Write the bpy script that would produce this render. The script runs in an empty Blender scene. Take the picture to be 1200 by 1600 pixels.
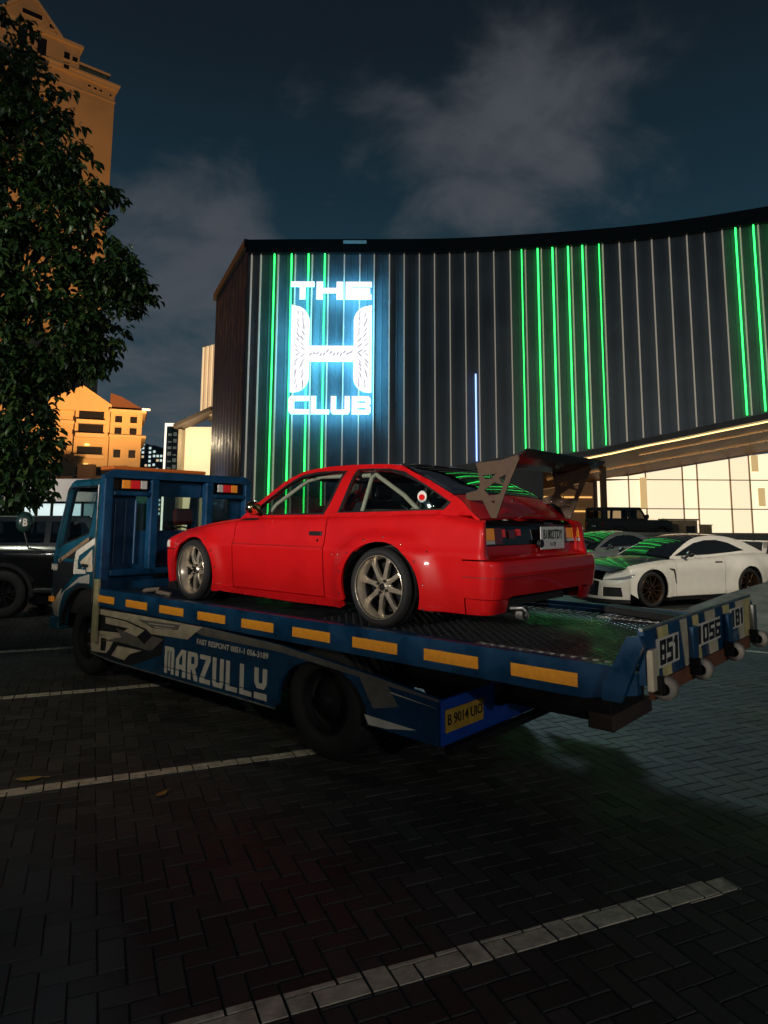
import bpy, bmesh, math, random
import numpy as np
from mathutils import Vector, Matrix, Euler
from mathutils.geometry import delaunay_2d_cdt
random.seed(7)
SC = bpy.context.scene
COL = SC.collection
R = math.radians
PI = math.pi

# ------------------------------------------------------------------ camera
cam_d = bpy.data.cameras.new('camera'); cam = bpy.data.objects.new('camera', cam_d); COL.objects.link(cam)
cam_d.sensor_fit = 'VERTICAL'; cam_d.sensor_height = 36.0; cam_d.lens = 23.571
cam_d.shift_y = -0.0758; cam_d.clip_start = 0.05; cam_d.clip_end = 3000
cam.matrix_world = Matrix.Translation((0, 0, 1.703)) @ Matrix.Rotation(R(97.21), 4, 'X') @ Matrix.Rotation(R(0.304), 4, 'Z')
SC.camera = cam
SC.view_settings.view_transform = 'Standard'; SC.view_settings.look = 'None'
SC.view_settings.exposure = 0.0; SC.view_settings.gamma = 1.0; SC.view_settings.use_curve_mapping = False
try:
    SC.cycles.use_denoising = True
    SC.cycles.max_bounces = 7; SC.cycles.transparent_max_bounces = 12
    SC.cycles.sample_clamp_indirect = 4.0
    SC.cycles.caustics_reflective = False; SC.cycles.caustics_refractive = False
except Exception: pass

# ------------------------------------------------------------------ world: night sky lit from below by the city
W = bpy.data.worlds.new('World'); SC.world = W; W.use_nodes = True
nt = W.node_tree; nt.nodes.clear(); N = nt.nodes; L = nt.links
def wn(t, **k):
    n = N.new(t)
    for a, b in k.items(): setattr(n, a, b)
    return n
tc = wn('ShaderNodeTexCoord'); sep = wn('ShaderNodeSeparateXYZ'); L.new(tc.outputs['Generated'], sep.inputs[0])
ramp = wn('ShaderNodeValToRGB'); L.new(sep.outputs['Z'], ramp.inputs[0])
cr = ramp.color_ramp
pts = [(0.0, (.040, .066, .082)), (.12, (.033, .060, .078)), (.30, (.0135, .039, .056)), (.45, (.0085, .024, .037)), (.60, (.0068, .0125, .0190)), (1.0, (.004, .006, .009))]
cr.elements[0].position = 0; cr.elements[0].color = (*pts[0][1], 1)
cr.elements[1].position = 1; cr.elements[1].color = (*pts[-1][1], 1)
for p, c in pts[1:-1]:
    e = cr.elements.new(p); e.color = (*c, 1)
def wmath(op, a, b=None, clamp=False):
    n = wn('ShaderNodeMath', operation=op, use_clamp=clamp)
    for i, v in enumerate((a, b)):
        if v is None: continue
        if isinstance(v, (int, float)): n.inputs[i].default_value = v
        else: L.new(v, n.inputs[i])
    return n.outputs[0]
# flat cloud layer: project the direction on a plane overhead, two scales of noise
zz = wmath('ADD', wmath('MAXIMUM', sep.outputs['Z'], 0.0), 0.22)
px = wmath('DIVIDE', sep.outputs['X'], zz); py = wmath('DIVIDE', sep.outputs['Y'], zz)
cmb = wn('ShaderNodeCombineXYZ'); L.new(px, cmb.inputs[0]); L.new(py, cmb.inputs[1])
def wnoise(scale, detail, rough, dist, off):
    mp = wn('ShaderNodeMapping'); L.new(cmb.outputs[0], mp.inputs[0]); mp.inputs['Location'].default_value = off
    n = wn('ShaderNodeTexNoise'); L.new(mp.outputs[0], n.inputs['Vector'])
    n.inputs['Scale'].default_value = scale; n.inputs['Detail'].default_value = detail
    n.inputs['Roughness'].default_value = rough; n.inputs['Distortion'].default_value = dist
    return n.outputs['Fac']
def bank(d, lo, hi):       # soft bank of cloud around a heading
    v = Vector(d).normalized()
    dt = wn('ShaderNodeVectorMath', operation='DOT_PRODUCT'); L.new(tc.outputs['Generated'], dt.inputs[0]); dt.inputs[1].default_value = v
    mr = wn('ShaderNodeMapRange', interpolation_type='SMOOTHSTEP'); L.new(dt.outputs['Value'], mr.inputs[0])
    mr.inputs[1].default_value = lo; mr.inputs[2].default_value = hi
    return mr.outputs[0]
n1 = wnoise(1.9, 6, .55, .9, (3.4, 1.2, 0)); n2 = wnoise(5.0, 6, .58, .5, (8.0, 2.2, 0))
mix = wmath('ADD', wmath('MULTIPLY', n1, .62), wmath('MULTIPLY', n2, .38))
bk = wmath('ADD', wmath('ADD', wmath('MULTIPLY', bank((.235, .845, .48), .966, 1.0), .17), wmath('MULTIPLY', bank((.10, .84, .535), .968, 1.0), .10)),
           wmath('MULTIPLY', bank((-.30, .915, .27), .955, 1.0), .25))
mr = wn('ShaderNodeMapRange', interpolation_type='SMOOTHSTEP'); L.new(wmath('ADD', mix, bk), mr.inputs[0])
mr.inputs[1].default_value = .575; mr.inputs[2].default_value = .86; mr.inputs[3].default_value = 0; mr.inputs[4].default_value = .66
mxc = wn('ShaderNodeMix', data_type='RGBA'); L.new(mr.outputs[0], mxc.inputs[0]); L.new(ramp.outputs[0], mxc.inputs[6])
mxc.inputs[7].default_value = (.086, .090, .106, 1)
bg = wn('ShaderNodeBackground'); L.new(mxc.outputs[2], bg.inputs[0]); bg.inputs[1].default_value = 1.0
wo = wn('ShaderNodeOutputWorld'); L.new(bg.outputs[0], wo.inputs[0])

# ------------------------------------------------------------------ lamps (car-park floodlights, facade uplights, unseen lamps added off frame)
def lamp(name, kind, loc, power, col, size=.2, target=None, angle=None, blend=.5):
    d = bpy.data.lights.new(name, kind); o = bpy.data.objects.new(name, d); COL.objects.link(o)
    d.energy = power; d.color = col; o.location = loc
    if kind == 'SPOT': d.spot_size = R(angle); d.spot_blend = blend; d.shadow_soft_size = size
    elif kind == 'AREA': d.size = size
    else: d.shadow_soft_size = size
    if target is not None:
        v = Vector(target) - Vector(loc); o.rotation_euler = v.to_track_quat('-Z', 'Y').to_euler()
    return o
lamp('floodlight', 'SPOT', (-8.5, -6.5, 4.0), 8200, (1, .92, .82), .40, (-.9, 6.4, 2.0), 48, .9)
for q, e in (((-14, -13, 5.5), 200), ((-2.5, -17, 6.0), 500), ((7, -12, 5.5), 1500)): lamp('off_frame_lamp', 'POINT', q, e, (1, .95, .88), .16)  # added off frame for glints on the car paint and neutral fill
lamp('parapet_flood', 'SPOT', (-1.9, 35.6, 17.0), 15000, (.62, .90, 1.0), 2.0, (5.6, 8.2, 0), 27, .8)
lamp('off_frame_lamp', 'SPOT', (-7.6, 1.4, 5.2), 330, (1, .86, .56), .15, (-3.2, 5.6, 0), 46, 1.0)
lamp('off_frame_lamp', 'SPOT', (-9.5, 5.0, 6.5), 1300, (.95, 1, .80), .15, (-6.5, 12.6, 5.0), 84, .9)
lamp('off_frame_lamp', 'SPOT', (9.0, -3.0, 6.0), 150, (1, .90, .74), .2, (1.0, 5.4, 2.3), 30, 1.0)
lamp('off_frame_lamp', 'SPOT', (9.5, 3.0, 7.0), 3300, (1, .90, .72), .2, (6.2, 13.5, 1.0), 40, 1.0)
lamp('ground_uplight', 'SPOT', (-20, 66, 2), 125000, (1, .46, .13), .6, (-60, 115, 58), 66, .9)
lamp('ground_uplight', 'SPOT', (-24, 70, 2), 24000, (1, .57, .23), .5, (-43, 97, 11), 74, .9)
lamp('porch_lamp', 'POINT', (-14.6, 49.5, 7.4), 420, (1, .80, .50), .3)
lamp('wall_washer', 'SPOT', (-13.4, 41.6, .4), 900, (.78, .88, 1), .2, (-10.2, 42.3, 6.0), 80, 1.0)
lamp('shop_lamp', 'AREA', (-15, 27.0, 3.4), 60, (1, .93, .85), 1.5, (-15, 30, 2.6))

# ------------------------------------------------------------------ materials
MATS = {}
def mat(name, col, rough=.5, metal=0., coat=0., emit=None, es=0., var=0., vscale=6., bump=0., bscale=40., spec=.5, rvar=0., alpha=None):
    if name in MATS: return MATS[name]
    m = bpy.data.materials.new(name); m.use_nodes = True; MATS[name] = m
    t = m.node_tree; b = t.nodes['Principled BSDF']
    b.inputs['Base Color'].default_value = (*col, 1); b.inputs['Roughness'].default_value = rough
    b.inputs['Metallic'].default_value = metal; b.inputs['Coat Weight'].default_value = coat; b.inputs['Coat Roughness'].default_value = .04
    b.inputs['Specular IOR Level'].default_value = spec
    if emit: b.inputs['Emission Color'].default_value = (*emit, 1); b.inputs['Emission Strength'].default_value = es
    if var or bump or rvar:
        tcn = t.nodes.new('ShaderNodeTexCoord')
        nz = t.nodes.new('ShaderNodeTexNoise'); nz.inputs['Scale'].default_value = vscale; nz.inputs['Detail'].default_value = 6; nz.inputs['Roughness'].default_value = .6
        t.links.new(tcn.outputs['Object'], nz.inputs['Vector'])
        if var:
            mx = t.nodes.new('ShaderNodeMix'); mx.data_type = 'RGBA'
            mx.inputs[6].default_value = (*[c * (1 - var) for c in col], 1); mx.inputs[7].default_value = (*[min(1, c * (1 + var)) for c in col], 1)
            mr_ = t.nodes.new('ShaderNodeMapRange'); mr_.inputs[1].default_value = .3; mr_.inputs[2].default_value = .7
            t.links.new(nz.outputs['Fac'], mr_.inputs[0]); t.links.new(mr_.outputs[0], mx.inputs[0]); t.links.new(mx.outputs[2], b.inputs['Base Color'])
        if rvar:
            mr2 = t.nodes.new('ShaderNodeMapRange'); mr2.inputs[1].default_value = .3; mr2.inputs[2].default_value = .7
            mr2.inputs[3].default_value = max(.02, rough - rvar); mr2.inputs[4].default_value = min(1, rough + rvar)
            t.links.new(nz.outputs['Fac'], mr2.inputs[0]); t.links.new(mr2.outputs[0], b.inputs['Roughness'])
        if bump:
            n2_ = t.nodes.new('ShaderNodeTexNoise'); n2_.inputs['Scale'].default_value = bscale; n2_.inputs['Detail'].default_value = 5
            t.links.new(tcn.outputs['Object'], n2_.inputs['Vector'])
            bp = t.nodes.new('ShaderNodeBump'); bp.inputs['Strength'].default_value = bump; bp.inputs['Distance'].default_value = .02
            t.links.new(n2_.outputs['Fac'], bp.inputs['Height']); t.links.new(bp.outputs[0], b.inputs['Normal'])
    return m
def glass(name, tint=(.75, .85, .85), refl=.5, rough=.02):
    if name in MATS: return MATS[name]
    m = bpy.data.materials.new(name); m.use_nodes = True; MATS[name] = m
    t = m.node_tree; t.nodes.clear()
    o = t.nodes.new('ShaderNodeOutputMaterial'); mx = t.nodes.new('ShaderNodeMixShader')
    tr = t.nodes.new('ShaderNodeBsdfTransparent'); tr.inputs[0].default_value = (*tint, 1)
    gl = t.nodes.new('ShaderNodeBsdfGlossy'); gl.inputs['Roughness'].default_value = rough
    fr = t.nodes.new('ShaderNodeFresnel'); fr.inputs[0].default_value = 1.5
    ml = t.nodes.new('ShaderNodeMath'); ml.operation = 'MULTIPLY_ADD'; ml.inputs[1].default_value = refl; ml.inputs[2].default_value = .02
    t.links.new(fr.outputs[0], ml.inputs[0]); t.links.new(ml.outputs[0], mx.inputs[0])
    t.links.new(tr.outputs[0], mx.inputs[1]); t.links.new(gl.outputs[0], mx.inputs[2]); t.links.new(mx.outputs[0], o.inputs[0])
    return m
M_RED = mat('red_paint', (.53, .006, .0078), .42, coat=1., var=.10, vscale=3, rvar=.05, spec=.15)
M_BLACKP = mat('black_plastic', (.012, .012, .013), .45)
M_BLACKG = mat('black_gloss', (.008, .008, .009), .12, coat=.6)
M_RUB = mat('rubber', (.010, .010, .0105), .75, var=.3, bump=.15, bscale=90)
M_RIM = mat('rim_alloy', (.66, .57, .45), .24, metal=.72, var=.12, vscale=30)
M_RIMD = mat('rim_alloy_grey', (.36, .34, .31), .42, metal=.8, var=.15, vscale=30)
M_DARK = mat('dark_interior', (.018, .018, .02), .8)
M_GLASS = glass('clear_glass', (.76, .86, .86), .7)
M_GLASSD = glass('tinted_glass', (.16, .19, .20), .9)
M_WHITE = mat('white_paint', (.72, .70, .66), .4, var=.08)
M_PEARL = mat('pearl_white_paint', (.82, .78, .70), .22, coat=1., var=.04)
M_BLUE = mat('truck_blue', (.003, .042, .105), .40, coat=.3, var=.38, vscale=5, rvar=.16, bump=.04, bscale=30)
M_BLUE2 = mat('truck_teal_blue', (.004, .060, .100), .34, coat=.4, var=.3, vscale=4, rvar=.12, bump=.03, bscale=20)
M_BLUE3 = mat('bright_blue', (.004, .04, .26), .4, coat=.3, var=.2, vscale=5)
M_STEEL = mat('worn_steel', (.30, .30, .29), .45, metal=.8, var=.35, vscale=12, rvar=.15)
M_CHAS = mat('chassis_black', (.0075, .0075, .008), .7, var=.4, vscale=8, spec=.2)
M_RUST = mat('rusty_brown', (.14, .05, .025), .75, var=.45, vscale=14, bump=.2)
M_ORANGE = mat('reflective_orange', (.95, .36, .025), .45, var=.12, vscale=30)
M_CREAM = mat('cream_decal', (.50, .43, .31), .5, var=.25, vscale=8)
M_GREYD = mat('grey_decal', (.13, .12, .105), .5, var=.25, vscale=8)
M_BLKD = mat('black_decal', (.012, .012, .013), .45, var=.2)
M_LETT = mat('letter_white', (.62, .58, .50), .5, var=.15, vscale=10)
M_AMBER = mat('amber_lens', (.80, .26, .02), .15, coat=1., emit=(1, .30, .02), es=.12)
M_REDL = mat('red_lens', (.60, .01, .012), .15, coat=1., emit=(1, .02, .015), es=.10)
M_REDLD = mat('dark_red_lens', (.16, .008, .010), .12, coat=1.)
M_CLEAR = mat('clear_lens', (.62, .62, .55), .15, coat=1.)
M_CHROME = mat('chrome', (.75, .72, .66), .12, metal=1.)
M_BRASS = mat('brass_chrome', (.72, .52, .26), .18, metal=1.)
M_CAGE = mat('cage_paint', (.42, .36, .27), .45)
M_BRONZE = mat('bronze_aluminium', (.085, .056, .040), .6, metal=.0, spec=.12, var=.12, vscale=20)
M_CARBON = mat('carbon_black', (.010, .010, .011), .28, coat=.5)

# ------------------------------------------------------------------ object helpers
def link(o, parent=None):
    COL.objects.link(o)
    if parent is not None: o.parent = parent
    return o
def tag(o, label=None, cat=None, group=None, kind=None):
    if label: o['label'] = label
    if cat: o['category'] = cat
    if group: o['group'] = group
    if kind: o['kind'] = kind
    return o
def thing(name, label, cat, loc=(0, 0, 0), rz=0., group=None):
    o = bpy.data.objects.new(name, None); link(o); o.location = loc; o.rotation_euler = (0, 0, rz)
    o.empty_display_size = .2
    return tag(o, label, cat, group)
def mesh_obj(name, verts, faces, m, parent=None, smooth=False):
    me = bpy.data.meshes.new(name); me.from_pydata([tuple(v) for v in verts], [], faces); me.update()
    if m: me.materials.append(m)
    if smooth: me.polygons.foreach_set('use_smooth', [True] * len(me.polygons))
    o = bpy.data.objects.new(name, me); link(o, parent); return o
class MB:
    def __init__(s): s.v = []; s.f = []; s.sm = []
    def add(s, vs, fs, smooth=False):
        b = len(s.v); s.v += [tuple(v) for v in vs]; s.f += [tuple(i + b for i in f) for f in fs]; s.sm += [smooth] * len(fs); return s
    def box(s, c, size, rot=None):
        h = [x / 2 for x in size]; vs = [Vector((sx * h[0], sy * h[1], sz * h[2])) for sx in (-1, 1) for sy in (-1, 1) for sz in (-1, 1)]
        if rot is not None: vs = [rot @ v for v in vs]
        c = Vector(c)
        return s.add([v + c for v in vs], [(0, 1, 3, 2), (4, 6, 7, 5), (0, 4, 5, 1), (2, 3, 7, 6), (0, 2, 6, 4), (1, 5, 7, 3)])
    def bb(s, x0, x1, y0, y1, z0, z1): return s.box(((x0 + x1) / 2, (y0 + y1) / 2, (z0 + z1) / 2), (abs(x1 - x0), abs(y1 - y0), abs(z1 - z0)))
    def bar(s, p, q, w, h):
        p, q = Vector(p), Vector(q); d = q - p; rot = d.to_track_quat('X', 'Z').to_matrix()
        return s.box((p + q) / 2, (d.length, w, h), rot)
    def tube(s, pts, r, n=10, cap=True):
        pts = [Vector(p) for p in pts]; rr = r if isinstance(r, (list, tuple)) else [r] * len(pts)
        vs = []; fs = []; up = None
        for i, p in enumerate(pts):
            t = (pts[min(i + 1, len(pts) - 1)] - pts[max(i - 1, 0)]).normalized()
            if up is None: up = t.orthogonal().normalized()
            up = (up - t * up.dot(t)).normalized(); sd = t.cross(up)
            for k in range(n):
                a = 2 * PI * k / n; vs.append(p + (up * math.cos(a) + sd * math.sin(a)) * rr[i])
        for i in range(len(pts) - 1):
            for k in range(n):
                k2 = (k + 1) % n; fs.append((i * n + k, i * n + k2, (i + 1) * n + k2, (i + 1) * n + k))
        s.add(vs, fs, True)
        if cap:
            s.add(vs[:n], [tuple(range(n))[::-1]]); s.add(vs[-n:], [tuple(range(n))])
        return s
    def lathe(s, prof, axis='y', n=40, c=(0, 0, 0), smooth=True):
        # prof: (offset along axis, radius)
        vs = []; fs = []; m = len(prof); c = Vector(c)
        for k in range(n):
            a = 2 * PI * k / n
            for o, r in prof:
                if axis == 'y': vs.append(c + Vector((r * math.cos(a), o, r * math.sin(a))))
                elif axis == 'z': vs.append(c + Vector((r * math.cos(a), r * math.sin(a), o)))
                else: vs.append(c + Vector((o, r * math.cos(a), r * math.sin(a))))
        for k in range(n):
            for i in range(m - 1):
                a0 = k * m + i; b0 = ((k + 1) % n) * m + i; fs.append((a0, a0 + 1, b0 + 1, b0))
        return s.add(vs, fs, smooth)
    def prism(s, poly, O, A, B, depth, holes=(), base=0.):
        O, A, B = Vector(O), Vector(A), Vector(B); Nn = A.cross(B).normalized()
        pv, tri = cdt(poly, holes, None)
        top = [O + A * x + B * y + Nn * (base + depth) for x, y in pv]; bot = [O + A * x + B * y + Nn * base for x, y in pv]
        n = len(pv); fs = [t for t in tri]
        s.add(top, fs); s.add(bot, [t[::-1] for t in fs])
        for loop in [poly] + list(holes):
            k = len(loop); ar = sum(loop[i][0] * loop[(i + 1) % k][1] - loop[(i + 1) % k][0] * loop[i][1] for i in range(k))
            lp = list(loop) if (ar > 0) == (loop is poly) else list(loop)[::-1]
            for i in range(k):
                a, b = lp[i], lp[(i + 1) % k]
                q = [O + A * a[0] + B * a[1] + Nn * base, O + A * b[0] + B * b[1] + Nn * base, O + A * b[0] + B * b[1] + Nn * (base + depth), O + A * a[0] + B * a[1] + Nn * (base + depth)]
                s.add(q, [(0, 1, 2, 3)])
        return s
    def build(s, name, m, parent=None, bevel=0., label=None, kind=None, seg=2):
        o = mesh_obj(name, s.v, s.f, m, parent)
        o.data.polygons.foreach_set('use_smooth', s.sm)
        if bevel:
            bv = o.modifiers.new('Bevel', 'BEVEL'); bv.width = bevel; bv.segments = seg; bv.limit_method = 'ANGLE'; bv.angle_limit = R(40)
        if label: o['label'] = label
        if kind: o['kind'] = kind
        return o
def inpoly(P, poly):
    P = np.asarray(P, float); x, y = P[:, 0], P[:, 1]; q = np.asarray(poly, float); r = np.zeros(len(P), bool); j = len(q) - 1
    for i in range(len(q)):
        xi, yi = q[i]; xj, yj = q[j]
        if yi != yj:
            c = ((yi > y) != (yj > y)) & (x < (xj - xi) * (y - yi) / (yj - yi) + xi); r ^= c
        j = i
    return r
def resample(loop, step):
    out = []
    for i in range(len(loop)):
        a = np.array(loop[i], float); b = np.array(loop[(i + 1) % len(loop)], float); n = max(1, int(math.ceil(np.linalg.norm(b - a) / step)))
        for k in range(n): out.append(tuple(a + (b - a) * k / n))
    return out
def cdt(outline, holes=(), step=None):
    loops = [list(outline)] + [list(h) for h in holes]
    if step: loops = [resample(l, step) for l in loops]
    pts = []; edges = []
    for l in loops:
        b = len(pts); pts += l; edges += [(b + i, b + (i + 1) % len(l)) for i in range(len(l))]
    if step:
        q = np.array(loops[0]); x0, y0 = q.min(0); x1, y1 = q.max(0)
        gx, gy = np.meshgrid(np.arange(x0 + step / 2, x1, step), np.arange(y0 + step / 2, y1, step)); G = np.c_[gx.ravel(), gy.ravel()]
        k = inpoly(G, loops[0])
        for h in loops[1:]: k &= ~inpoly(G, h)
        G = G[k]
        if len(G):
            B = np.array(pts); d = np.full(len(G), 9.)
            for c in range(0, len(B), 200): d = np.minimum(d, np.sqrt(((G[:, None] - B[None, c:c + 200]) ** 2).sum(2)).min(1))
            pts = pts + [tuple(g) for g in G[d > .45 * step]]
    r = delaunay_2d_cdt([Vector(p) for p in pts], edges, [], 0, 1e-7)
    V = np.array([tuple(v) for v in r[0]]); F = [tuple(f) for f in r[2]]
    C = np.array([V[list(f)].mean(0) for f in F])
    k = inpoly(C, loops[0])
    for h in loops[1:]: k &= ~inpoly(C, h)
    F = [f for f, z in zip(F, k) if z]
    out = []
    for f in F:
        a, b, c = V[f[0]], V[f[1]], V[f[2]]
        out.append(f if (b[0] - a[0]) * (c[1] - a[1]) - (b[1] - a[1]) * (c[0] - a[0]) > 0 else f[::-1])
    return [tuple(v) for v in V], out
def panel(name, fn, outline, m, parent, holes=(), step=.03, depth=.015, mirror=None, center=(1.0, 0, .45), names=None, label=None):
    """a shaped sheet: fn maps the 2-D outline to 3-D; mirror: 'weld' joins the mirrored half, 'copy' makes a second object"""
    pv, tri = cdt(outline, holes, step)
    P = [Vector(fn(*p)) for p in pv]
    def make(P, flipx, nm):
        bm = bmesh.new(); vs = [bm.verts.new(p) for p in P]
        for t in tri:
            try: bm.faces.new([vs[i] for i in t])
            except ValueError: pass
        if flipx == 'weld':
            vs2 = [bm.verts.new((p.x, -p.y, p.z)) for p in P]
            for t in tri:
                try: bm.faces.new([vs2[i] for i in t[::-1]])
                except ValueError: pass
            bmesh.ops.remove_doubles(bm, verts=bm.verts[:], dist=1e-4)
        bm.normal_update()
        s = 0.
        cc = Vector(center)
        for f in bm.faces: s += f.normal.dot(f.calc_center_median() - cc) * f.calc_area()
        if s < 0: bmesh.ops.reverse_faces(bm, faces=bm.faces[:]); bm.normal_update()
        for f in bm.faces: f.smooth = True
        if depth:
            rim = [(e, e.link_faces[0]) for e in bm.edges if len(e.link_faces) == 1]
            nn = {v: v.normal.copy() for e, _ in rim for v in e.verts}
            for e, f in rim:
                lo = [l for l in f.loops if l.edge == e][0]; a = lo.vert; b = lo.link_loop_next.vert
                q = [bm.verts.new(c) for c in (b.co, a.co, a.co - nn[a] * depth, b.co - nn[b] * depth)]
                bm.faces.new(q)
        me = bpy.data.meshes.new(nm); bm.to_mesh(me); bm.free(); me.materials.append(m)
        o = bpy.data.objects.new(nm, me); link(o, parent)
        if label: o['label'] = label
        return o
    o = make(P, mirror, name)
    if mirror == 'copy': make([Vector((p.x, -p.y, p.z)) for p in P], None, name)
    return o
def ell(cx, cz, rx, rz, a0, a1, n=24):
    return [(cx + rx * math.cos(R(a0 + (a1 - a0) * i / n)), cz + rz * math.sin(R(a0 + (a1 - a0) * i / n))) for i in range(n + 1)]
def lerp(x, xs, ys): return float(np.interp(x, xs, ys))
def sst(x, a, b):
    t = min(1., max(0., (x - a) / (b - a))); return t * t * (3 - 2 * t)
def spline(xs, ys):
    xs = np.array(xs, float); ys = np.array(ys, float); d = np.gradient(ys, xs)
    def f(x):
        x = min(max(x, xs[0]), xs[-1]); i = min(max(int(np.searchsorted(xs, x)) - 1, 0), len(xs) - 2); h = xs[i + 1] - xs[i]; t = (x - xs[i]) / h
        return float((2 * t**3 - 3 * t**2 + 1) * ys[i] + (t**3 - 2 * t**2 + t) * h * d[i] + (-2 * t**3 + 3 * t**2) * ys[i + 1] + (t**3 - t**2) * h * d[i + 1])
    return f
def text(name, body, size, O, A, B, m, parent, align='CENTER', extrude=.001, xs=1.0, bold=0., lift=.002):
    cu = bpy.data.curves.new(name, 'FONT'); cu.body = body; cu.size = size; cu.align_x = align; cu.extrude = extrude; cu.offset = bold; cu.resolution_u = 3
    tmp = bpy.data.objects.new(name, cu); COL.objects.link(tmp)
    dg = bpy.context.evaluated_depsgraph_get(); me = bpy.data.meshes.new_from_object(tmp.evaluated_get(dg))
    bpy.data.objects.remove(tmp)
    A = Vector(A).normalized(); B = Vector(B).normalized(); Nn = A.cross(B)
    mt = Matrix(((A.x * xs, B.x, Nn.x, 0), (A.y * xs, B.y, Nn.y, 0), (A.z * xs, B.z, Nn.z, 0), (0, 0, 0, 1)))
    me.transform(Matrix.Translation(Vector(O) + Nn * lift) @ mt)
    me.materials.clear(); me.materials.append(m)
    o = bpy.data.objects.new(name, me); link(o, parent); return o
# block capitals, drawn in a unit box: (outline, holes)
def rc(x0, y0, x1, y1): return [(x0, y0), (x1, y0), (x1, y1), (x0, y1)]
def glyphs(t, s):   # t = horizontal stroke share, s = vertical stroke share
    c = .10
    return {
     'T': [([(0, 1 - s), (.5 - t / 2, 1 - s), (.5 - t / 2, 0), (.5 + t / 2, 0), (.5 + t / 2, 1 - s), (1, 1 - s), (1, 1), (0, 1)], [])],
     'H': [([(0, 0), (t, 0), (t, .5 - s / 2), (1 - t, .5 - s / 2), (1 - t, 0), (1, 0), (1, 1), (1 - t, 1), (1 - t, .5 + s / 2), (t, .5 + s / 2), (t, 1), (0, 1)], [])],
     'E': [([(0, 0), (1, 0), (1, s), (t, s), (t, .5 - s / 2), (.94, .5 - s / 2), (.94, .5 + s / 2), (t, .5 + s / 2), (t, 1 - s), (1, 1 - s), (1, 1), (0, 1)], [])],
     'C': [([(c, 0), (1, 0), (1, s), (t, s + .02), (t, 1 - s - .02), (1, 1 - s), (1, 1), (c, 1), (0, 1 - c * 1.5), (0, c * 1.5)], [])],
     'L': [([(0, 0), (1, 0), (1, s), (t, s), (t, 1), (0, 1)], [])],
     'U': [([(c, 0), (1 - c, 0), (1, c * 1.5), (1, 1), (1 - t, 1), (1 - t, s), (t, s), (t, 1), (0, 1), (0, c * 1.5)], [])],
     'B': [([(0, 0), (1 - c, 0), (1, c * 1.4), (1, .5 - c), (1 - c, .5), (1, .5 + c), (1, 1 - c * 1.4), (1 - c, 1), (0, 1)], [rc(t, s, 1 - t, .5 - s / 2), rc(t, .5 + s / 2, 1 - t, 1 - s)])],
     'M': [([(0, 0), (t * .85, 0), (t * .85, 1 - s), (.5 - t * .3, 1 - s), (.5 - t * .3, .12), (.5 + t * .3, .12), (.5 + t * .3, 1 - s), (1 - t * .85, 1 - s), (1 - t * .85, 0), (1, 0), (1, 1 - c), (1 - c, 1), (0, 1)], [])],
     'A': [([(0, 0), (t, 0), (t, .28), (1 - t, .28), (1 - t, 0), (1, 0), (1, 1), (.55, 1), (0, .62)], [[(t, .28 + s), (1 - t, .28 + s), (1 - t, 1 - s), (.62, 1 - s), (t, .62)]])],
     'R': [([(0, 0), (t, 0), (t, .36), (.45, .36), (1 - t, 0), (1, 0), (1, .12), (.72, .42), (1, .56), (1, 1 - c), (1 - c, 1), (0, 1)], [rc(t, .58, 1 - t, 1 - s)])],
     'Z': [([(0, 0), (1, 0), (1, s), (.42, s), (1, 1 - s), (1, 1), (0, 1), (0, 1 - s), (.58, 1 - s), (0, s)], [])],
     'Y': [([(.0, 1), (.0, .52), (.22, .34), (.78, .34), (1, .52), (1, 1), (1 - t, 1), (1 - t, .52), (t, .52), (t, 1)], []), (rc(0, 0, 1, .22), [])],
     '0': [([(c, 0), (1 - c, 0), (1, c), (1, 1 - c), (1 - c, 1), (c, 1), (0, 1 - c), (0, c)], [rc(t, s, 1 - t, 1 - s)])],
     '8': [(rc(0, 0, 1, 1), [rc(t, s, 1 - t, .5 - s / 2), rc(t, .5 + s / 2, 1 - t, 1 - s)])],
     '5': [([(0, 0), (1, 0), (1, .5 + s / 2), (t, .5 + s / 2), (t, 1 - s), (1, 1 - s), (1, 1), (0, 1), (0, .5 - s / 2), (1 - t, .5 - s / 2), (1 - t, s), (0, s)], [])],
     '1': [([(.3, 0), (.75, 0), (.75, 1), (.3, 1), (.05, .82), (.05, .68), (.3, .78)], [])],
     '6': [([(0, 0), (1, 0), (1, .5 + s / 2), (t, .5 + s / 2), (t, 1 - s), (1, 1 - s), (1, 1), (0, 1)], [rc(t, s, 1 - t, .5 - s / 2)])],
     '3': [([(0, 0), (1, 0), (1, 1), (0, 1), (0, 1 - s), (1 - t, 1 - s), (1 - t, .5 + s / 2), (.2, .5 + s / 2), (.2, .5 - s / 2), (1 - t, .5 - s / 2), (1 - t, s), (0, s)], [])],
     '9': [([(0, 0), (1, 0), (1, 1), (0, 1), (0, .5 - s / 2), (1 - t, .5 - s / 2), (1 - t, s), (0, s)], [rc(t, .5 + s / 2, 1 - t, 1 - s)])],
    }
def letter(name, ch, w, h, O, A, B, depth, m, parent, t=.3, s=.22, base=.0, skew=0.):
    mb = MB()
    for outl, holes in glyphs(t, s)[ch]:
        f = lambda l: [(x * w + y * h * skew, y * h) for x, y in l]
        mb.prism(f(outl), O, A, B, depth, [f(q) for q in holes], base)
    return mb.build(name, m, parent)
def copy_tree(o, parent=None):
    c = o.copy(); COL.objects.link(c)
    if parent is not None: c.parent = parent
    for ch in list(o.children): copy_tree(ch, c)
    return c
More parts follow.
